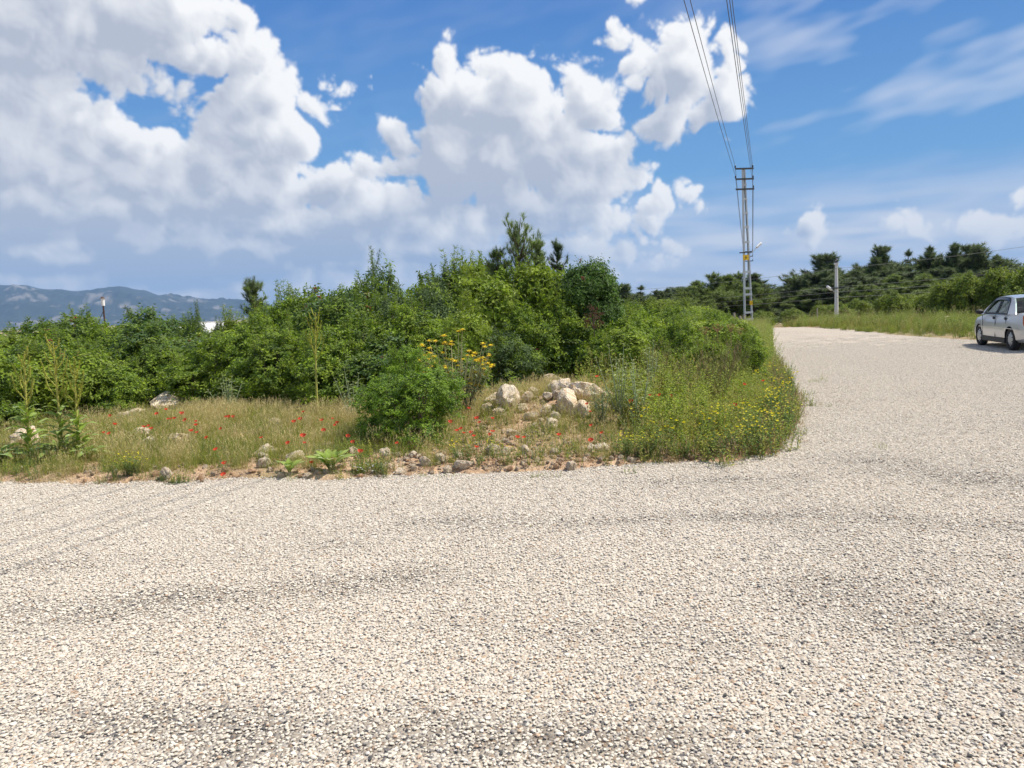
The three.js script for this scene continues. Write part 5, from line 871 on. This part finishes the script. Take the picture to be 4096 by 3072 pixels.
// ------------------------------------------------------------------ concrete pole with lamp and a crow on top
{
  const o = new THREE.Group(), x = 21.25, z = -50, y0 = heightAt(x, z), H = 3.58 - y0;
  part(o, 'post', cyl(0.09, 0.135, H, 0, H / 2, 0, 14), M.concrete); part(o, 'cap', cyl(0.16, 0.15, 0.12, 0, H + 0.06, 0, 14), M.concrete);
  part(o, 'crossarm', box(0.9, 0.07, 0.07, 0, H - 1.5, 0.15), M.darkSteel);
  part(o, 'lamp_arm', plain(ptsTube([V(-0.12, H - 1.75, 0.05), V(-0.35, H - 1.6, 0.1)], 0.03, 6)), M.steel);
  const l = new THREE.CapsuleGeometry(0.09, 0.28, 4, 10); l.rotateZ(0.9); l.translate(-0.5, H - 1.48, 0.1); part(o, 'lamp_head', l, M.white);
  o.position.set(x, y0, z); add(o, 'concrete_pole', 'whitish round concrete utility pole on the far verge before the pines', 'pole');
  const b = new THREE.Group(), body = new THREE.SphereGeometry(1, 12, 9), bm = std([0.012, 0.012, 0.013], 0.6);
  { const p = body.getAttribute('position'); for (let i = 0; i < p.count; i++) { let X = p.getX(i), Y = p.getY(i), Z = p.getZ(i); const tail = clamp(-X - 0.3) * 1.1; p.setXYZ(i, X * 0.19 - tail * 0.14, Y * (0.1 - tail * 0.06) + X * 0.09, Z * (0.085 - tail * 0.03)); } body.computeVertexNormals(); }
  const head = new THREE.SphereGeometry(0.06, 10, 8); head.translate(0.19, 0.15, 0); const beak = new THREE.ConeGeometry(0.018, 0.09, 6); beak.rotateZ(-1.57); beak.translate(0.28, 0.145, 0);
  part(b, 'body', mergeGeometries([body, head]), bm); part(b, 'beak', beak, bm); for (const s of [-0.03, 0.03]) part(b, 'leg', cyl(0.008, 0.008, 0.12, 0.02, -0.12, s, 5), bm);
  b.scale.setScalar(0.8); b.position.set(x, 3.58 + 0.12 + 0.14, z); b.rotation.y = 0.4; add(b, 'crow', 'black bird perched on top of the concrete pole', 'bird');
  // lines from this pole to both sides
  for (const [dy, k] of [[-0.25, 0], [-1.42, 1], [-1.75, 2], [-2.1, 3]]) {
    wire(V(x, 3.58 + dy, z + 0.2), V(46, 6.7 + dy * 1.5, -42 + k * 0.3), 0.5, 'pale power line from the concrete pole across the pines behind the car', 'lines from the concrete pole across the pines', 0.010, M.paleWire);
    wire(V(x, 3.58 + dy, z + 0.2), V(-5, 4.4 + dy * 0.9, -96 - k), 0.9, 'distant power line from the concrete pole behind the ladder pylon', 'distant lines behind the pylon', 0.010, M.paleWire);
  }
}
// ------------------------------------------------------------------ wooden fence posts by the pylon, garden lamp and house beyond the thicket
{
  const posts = [[9.72, -34, 1.0, 0.28], [9.95, -34.1, 1.12, 0.02], [10.15, -33.8, 0.95, -0.05], [10.4, -34.2, 1.0, 0.03]];
  posts.forEach(([x, z, H, lean], k) => { const g = new THREE.CylinderGeometry(0.05, 0.065, H, 7, 4); const p = g.getAttribute('position'); for (let i = 0; i < p.count; i++) p.setXYZ(i, p.getX(i) + 0.012 * n2(i, k), p.getY(i), p.getZ(i) + 0.012 * n2(k, i)); g.computeVertexNormals(); const o = new THREE.Mesh(g, M.wood); o.castShadow = true; o.position.set(x, heightAt(x, z) + H / 2 - 0.08, z); o.rotation.z = -lean; add(o, 'fence_post', k ? 'weathered grey wooden fence post beside the ladder pylon' : 'slanting weathered wooden brace post beside the fence posts', 'post', k ? 'wooden fence posts by the pylon' : null); });
  for (const [x, z, H] of [[23.2, -46, 1.25], [20.0, -50, 1.1]]) { const o = new THREE.Mesh(new THREE.CylinderGeometry(0.04, 0.05, H, 6), M.wood); o.castShadow = true; o.position.set(x, heightAt(x, z) + H / 2 - 0.05, z); add(o, 'stake', 'thin grey wooden stake on the far verge near the concrete pole', 'stake', 'wooden stakes on the far verge'); }
  const lp = new THREE.Group(), y0 = heightAt(-17.8, -34); part(lp, 'pole', cyl(0.035, 0.04, 2.6, 0, 1.3, 0, 8), M.brown); const lh = part(lp, 'lamp_head', cyl(0.075, 0.075, 0.32, 0, 2.42 + 0.25, 0, 10), M.white); part(lh, 'cap', cyl(0.03, 0.11, 0.08, 0, 2.87, 0, 10), M.brown); part(lp, 'stay_wire', plain(ptsTube([V(0, 2.3, 0), V(-1.2, 0, 0.3)], 0.012, 4)), M.brown);
  lp.position.set(-17.8, y0, -34); add(lp, 'garden_lamp', 'dark garden lamp post with white cylinder head against the mountain', 'lamp post');
  const h = new THREE.Group(); // white house, walls 9 x 7 m, half hidden
  part(h, 'wall', box(9, 2.2, 7, 0, 1.1, 0), M.white); h.scale.set(0.5, 1, 0.6);
  const roofMat = std([0.55, 0.54, 0.52], 0.85);
  for (const s of [-1, 1]) { const m = part(h, 'roof', box(9.8, 0.14, 4.1, 0, 2.65, s * 1.85, s * 0.24), roofMat); }
  const tri = new THREE.Shape([new THREE.Vector2(-3.5, 0), new THREE.Vector2(3.5, 0), new THREE.Vector2(0, 0.8)]);
  for (const s of [-1, 1]) { const g = new THREE.ExtrudeGeometry(tri, { depth: 0.1, bevelEnabled: false }); g.rotateY(Math.PI / 2); g.translate(s * 4.3 - 0.05, 2.2, 0); part(h, 'gable', g, M.white); }
  const glass = std([0.05, 0.06, 0.07], 0.1);
  for (const x of [-3, -0.8, 1.4, 3.4]) { const w = part(h, 'window', box(0.9, 1.0, 0.06, x, 1.3, 3.52), M.brown); part(w, 'pane', box(0.78, 0.88, 0.03, x, 1.3, 3.555), glass); }
  part(h, 'bargeboard', box(0.12, 0.2, 4.2, -4.95, 2.66, 1.85, 0.24), M.brown); part(h, 'bargeboard', box(0.12, 0.2, 4.2, -4.95, 2.66, -1.85, -0.24), M.brown);
  h.position.set(-18.1, heightAt(-18.1, -42) - 1.52, -42); h.rotation.y = 0.35; add(h, 'white_house', 'white walled house with low tiled roof half hidden behind the thicket', 'house');
}
// ------------------------------------------------------------------ silver car parked at the right of the road
{
  const car = new THREE.Group();
  const paint = new THREE.MeshPhysicalMaterial({ color: lin(0.50, 0.51, 0.53), metalness: 0.42, roughness: 0.36, clearcoat: 1, clearcoatRoughness: 0.04 });
  const trim = std([0.02, 0.02, 0.022], 0.6), rubber = std([0.018, 0.018, 0.019], 0.85), hub = std([0.42, 0.43, 0.45], 0.4, 0.6), darkIn = std([0.03, 0.03, 0.032], 0.9);
  const glass = new THREE.MeshPhysicalMaterial({ color: lin(0.62, 0.70, 0.68), roughness: 0.03, transmission: 1, thickness: 0, ior: 1.5 });
  // body below the windows: rings along the length, front at +x
  const st = [[2.1, 0.5, 0.42, 0.58], [2.04, 0.66, 0.3, 0.68], [1.9, 0.75, 0.24, 0.76], [1.6, 0.805, 0.21, 0.83], [1.25, 0.825, 0.21, 0.885], [0.95, 0.832, 0.2, 0.925], [0.5, 0.836, 0.2, 0.94], [0, 0.84, 0.2, 0.95], [-0.5, 0.84, 0.2, 0.96], [-1, 0.836, 0.2, 0.975], [-1.4, 0.825, 0.21, 0.99], [-1.75, 0.8, 0.23, 1.0], [-1.98, 0.755, 0.27, 0.98], [-2.08, 0.69, 0.33, 0.93], [-2.13, 0.6, 0.42, 0.84]];
  const ring = ([x, w, b, t]) => { const half = [[0, b], [w * 0.86, b], [w * 0.97, b + (t - b) * 0.1], [w, b + (t - b) * 0.35], [w * 1.0, b + (t - b) * 0.5], [w * 0.985, b + (t - b) * 0.66], [w * 0.965, b + (t - b) * 0.84], [w * 0.93, b + (t - b) * 0.955], [w * 0.84, t], [w * 0.4, t + 0.012], [0, t + 0.016]]; return [...half.map(([z, y]) => V(x, y, z)), ...half.slice(1, -1).reverse().map(([z, y]) => V(x, y, -z))]; };
  const g = new GB(), rows = st.map((s) => ring(s).map((p) => g.v(p.x, p.y, p.z)));
  const N = rows[0].length; for (let k = 0; k < rows.length - 1; k++) for (let i = 0; i < N; i++) { const j = (i + 1) % N; g.quad(rows[k][i], rows[k + 1][i], rows[k + 1][j], rows[k][j]); }
  for (const [row, flip] of [[rows[0], 0], [rows.at(-1), 1]]) for (let i = 1; i < N - 1; i++) flip ? g.tri(row[0], row[i + 1], row[i]) : g.tri(row[0], row[i], row[i + 1]);
  let bodyGeo = g.build(); bodyGeo.deleteAttribute('color');
  const ev = new Evaluator(); ev.useGroups = false; ev.attributes = ['position', 'normal'];
  let A = new Brush(bodyGeo); A.updateMatrixWorld();
  for (const x of [1.22, -1.22]) for (const s of [-1, 1]) { const c = new THREE.CylinderGeometry(0.345, 0.345, 0.42, 28); c.rotateX(Math.PI / 2); c.translate(x, 0.3, s * 0.72); c.deleteAttribute('uv'); const B = new Brush(c); B.updateMatrixWorld(); A = ev.evaluate(A, B, SUBTRACTION); }
  bodyGeo = toCreasedNormals(A.geometry, 0.5);
  part(car, 'body', bodyGeo, paint);
  // glasshouse sides
  const zAt = (y) => 0.79 - (y - 0.94) * 0.42;
  const lean = (geo, s) => { const p = geo.getAttribute('position'); for (let i = 0; i < p.count; i++) p.setZ(i, s * (zAt(p.getY(i)) + p.getZ(i))); if (s < 0) { const ix = geo.index; if (ix) { const a = ix.array; for (let i = 0; i < a.length; i += 3) { const t = a[i]; a[i] = a[i + 1]; a[i + 1] = t; } } } geo.computeVertexNormals(); return geo; };
  const poly = (pts) => pts.map(([x, y]) => new THREE.Vector2(x, y));
  const outline = [[1.02, 0.92], [0.72, 1.13], [0.45, 1.31], [0.22, 1.4], [-0.2, 1.435], [-0.7, 1.42], [-1.0, 1.37], [-1.22, 1.24], [-1.5, 1.03], [-1.58, 0.96]];
  const w1 = [[0.76, 0.985], [0.44, 1.24], [0.25, 1.345], [-0.13, 1.372], [-0.13, 0.985]], w2 = [[-0.21, 0.985], [-0.21, 1.37], [-0.66, 1.35], [-0.78, 1.28], [-0.96, 1.03], [-0.96, 0.985]];
  const grow = (w, k) => { const cx = w.reduce((a, p) => a + p[0], 0) / w.length, cy = w.reduce((a, p) => a + p[1], 0) / w.length; return w.map(([x, y]) => [x + Math.sign(x - cx) * k, y + Math.sign(y - cy) * k]); };
  for (const s of [-1, 1]) {
    const sh = new THREE.Shape(poly(outline)); sh.holes = [new THREE.Path(poly(grow(w1, 0.02)).reverse()), new THREE.Path(poly(grow(w2, 0.02)).reverse())];
    part(car, 'door_frame', lean(new THREE.ExtrudeGeometry(sh, { depth: 0.03, bevelEnabled: false }), s), paint);
    for (const w of [w1, w2]) {
      const tr = new THREE.Shape(poly(grow(w, 0.045))); tr.holes = [new THREE.Path(poly(w).reverse())]; const tg = new THREE.ExtrudeGeometry(tr, { depth: 0.012, bevelEnabled: false }); tg.translate(0, 0, 0.026);
      part(car, 'window_trim', lean(tg, s), trim);
      const pg = new THREE.ExtrudeGeometry(new THREE.Shape(poly(grow(w, 0.01))), { depth: 0.005, bevelEnabled: false }); pg.translate(0, 0, 0.01); part(car, 'side_window', lean(pg, s), glass);
    }
    const vis = new GB(); { const up = [[0.72, 1.06], [0.44, 1.275], [0.25, 1.375], [-0.15, 1.4], [-0.62, 1.385], [-0.76, 1.32]]; const a = up.map(([x, y]) => [vis.v(x, y, s * (zAt(y) + 0.04)), vis.v(x, y - 0.055, s * (zAt(y - 0.055) + 0.065))]); for (let k = 0; k < a.length - 1; k++) vis.quad(a[k][0], a[k + 1][0], a[k + 1][1], a[k][1]); } const vm = part(car, 'rain_visor', plain(vis.build()), trim); vm.material = std([0.02, 0.02, 0.022], 0.3, 0, { side: THREE.DoubleSide });
    // mirror, handles, sill, seams, side rubbing
    const mg = new THREE.SphereGeometry(1, 12, 8); mg.scale(0.07, 0.07, 0.11); mg.translate(0.72, 1.0, s * 0.95); part(car, 'wing_mirror', mg, trim);
    for (const x of [-0.02, -0.9]) { const hg = new THREE.SphereGeometry(1, 10, 6); hg.scale(0.075, 0.04, 0.02); hg.translate(x, 0.84, s * 0.825); part(car, 'door_handle', hg, trim); }
    part(car, 'sill', box(1.76, 0.14, 0.06, 0, 0.25, s * 0.80), trim);
    for (const [x, h] of [[0.86, 0.6], [-0.17, 0.6], [-0.93, 0.34]]) part(car, 'door_seam', box(0.012, h, 0.01, x, 0.92 - h / 2, s * (h > 0.5 ? 0.832 : 0.82)), trim);
    part(car, 'waist_crease', box(2.9, 0.018, 0.016, -0.3, 0.58, s * 0.838), paint);
    const tl = new THREE.BoxGeometry(0.16, 0.26, 0.2, 2, 2, 2); tl.translate(-2.0, 0.8, s * 0.655); part(car, 'tail_light', tl, new THREE.MeshPhysicalMaterial({ color: lin(0.5, 0.02, 0.015), roughness: 0.15, clearcoat: 1 }));
    const hl = new THREE.SphereGeometry(1, 10, 8); hl.scale(0.14, 0.08, 0.15); hl.translate(1.93, 0.66, s * 0.52); part(car, 'headlight', hl, std([0.7, 0.72, 0.72], 0.1));
    for (const x of [1.22, -1.22]) {
      const lp = [[0.19, -0.085], [0.27, -0.09], [0.292, -0.075], [0.298, -0.05], [0.3, 0], [0.298, 0.05], [0.292, 0.075], [0.27, 0.09], [0.19, 0.085]].map(([a, b]) => new THREE.Vector2(a, b)), tg = new THREE.LatheGeometry(lp, 36); tg.rotateX(Math.PI / 2); tg.translate(x, 0.3, s * 0.72);
      const ty = part(car, 'wheel', tg, rubber);
      const hg = new THREE.LatheGeometry([[0, 0.035], [0.06, 0.034], [0.16, 0.02], [0.2, 0.0], [0.205, -0.02], [0, -0.02]].map(([a, b]) => new THREE.Vector2(a, b)), 30); hg.rotateX(s * Math.PI / 2); hg.translate(x, 0.3, s * 0.785); part(ty, 'hubcap', hg, hub);
      for (let k = 0; k < 9; k++) { const a = k / 9 * 6.283, sl = new THREE.SphereGeometry(1, 8, 5); sl.scale(0.026, 0.016, 0.012); sl.rotateZ(a); sl.translate(x + Math.cos(a) * 0.155, 0.3 + Math.sin(a) * 0.155, s * 0.803); part(ty, 'hubcap_slot', sl, darkIn); }
    }
  }
  // roof skin, windscreen and rear window between the two sides
  const skin = (top, geoName, mat, cells = 6, arch = 0.03, inset = 0) => { const b = new GB(), rr = top.map(([x, y]) => Array.from({ length: cells + 1 }, (_, k) => { const u = k / cells * 2 - 1; return b.v(x + (1 - u * u) * inset, y + arch * (1 - u * u), u * (zAt(y) + 0.028)); })); for (let k = 0; k < rr.length - 1; k++) for (let i = 0; i < cells; i++) b.quad(rr[k][i], rr[k][i + 1], rr[k + 1][i + 1], rr[k + 1][i]); return part(car, geoName, plain(b.build()), mat); };
  const dbl = paint.clone(); dbl.side = THREE.DoubleSide;
  skin([[0.24, 1.395], [0.0, 1.425], [-0.2, 1.437], [-0.7, 1.422], [-1.0, 1.373]], 'roof', dbl);
  skin([[1.0, 0.93], [0.62, 1.19], [0.24, 1.395]], 'windscreen', glass, 6, 0.02, 0.1);
  skin([[-1.0, 1.373], [-1.22, 1.24], [-1.52, 1.02]], 'rear_window', glass, 6, 0.02, -0.04);
  // inside
  for (const [x, z] of [[0.0, 0.36], [0.0, -0.36], [-0.85, 0.36], [-0.85, -0.36]]) { const s = part(car, 'seat', mergeGeometries([box(0.14, 0.55, 0.46, x - 0.2, 0.86, z, 0, 0, 0.2), box(0.46, 0.14, 0.46, x + 0.05, 0.55, z)]), darkIn); part(s, 'headrest', box(0.09, 0.16, 0.24, x - 0.3, 1.2, z), darkIn); }
  part(car, 'dashboard', box(0.4, 0.2, 1.3, 0.75, 0.9, 0), darkIn);
  part(car, 'rear_bumper', box(0.12, 0.24, 1.2, -2.1, 0.5, 0), paint);
  car.position.set(14.33, 0.012, -21.3); car.rotation.y = 75.3 * D2R;
  add(car, 'silver_car', 'silver compact car parked at the right of the gravel road', 'car');
}
renderer.render(scene, camera);
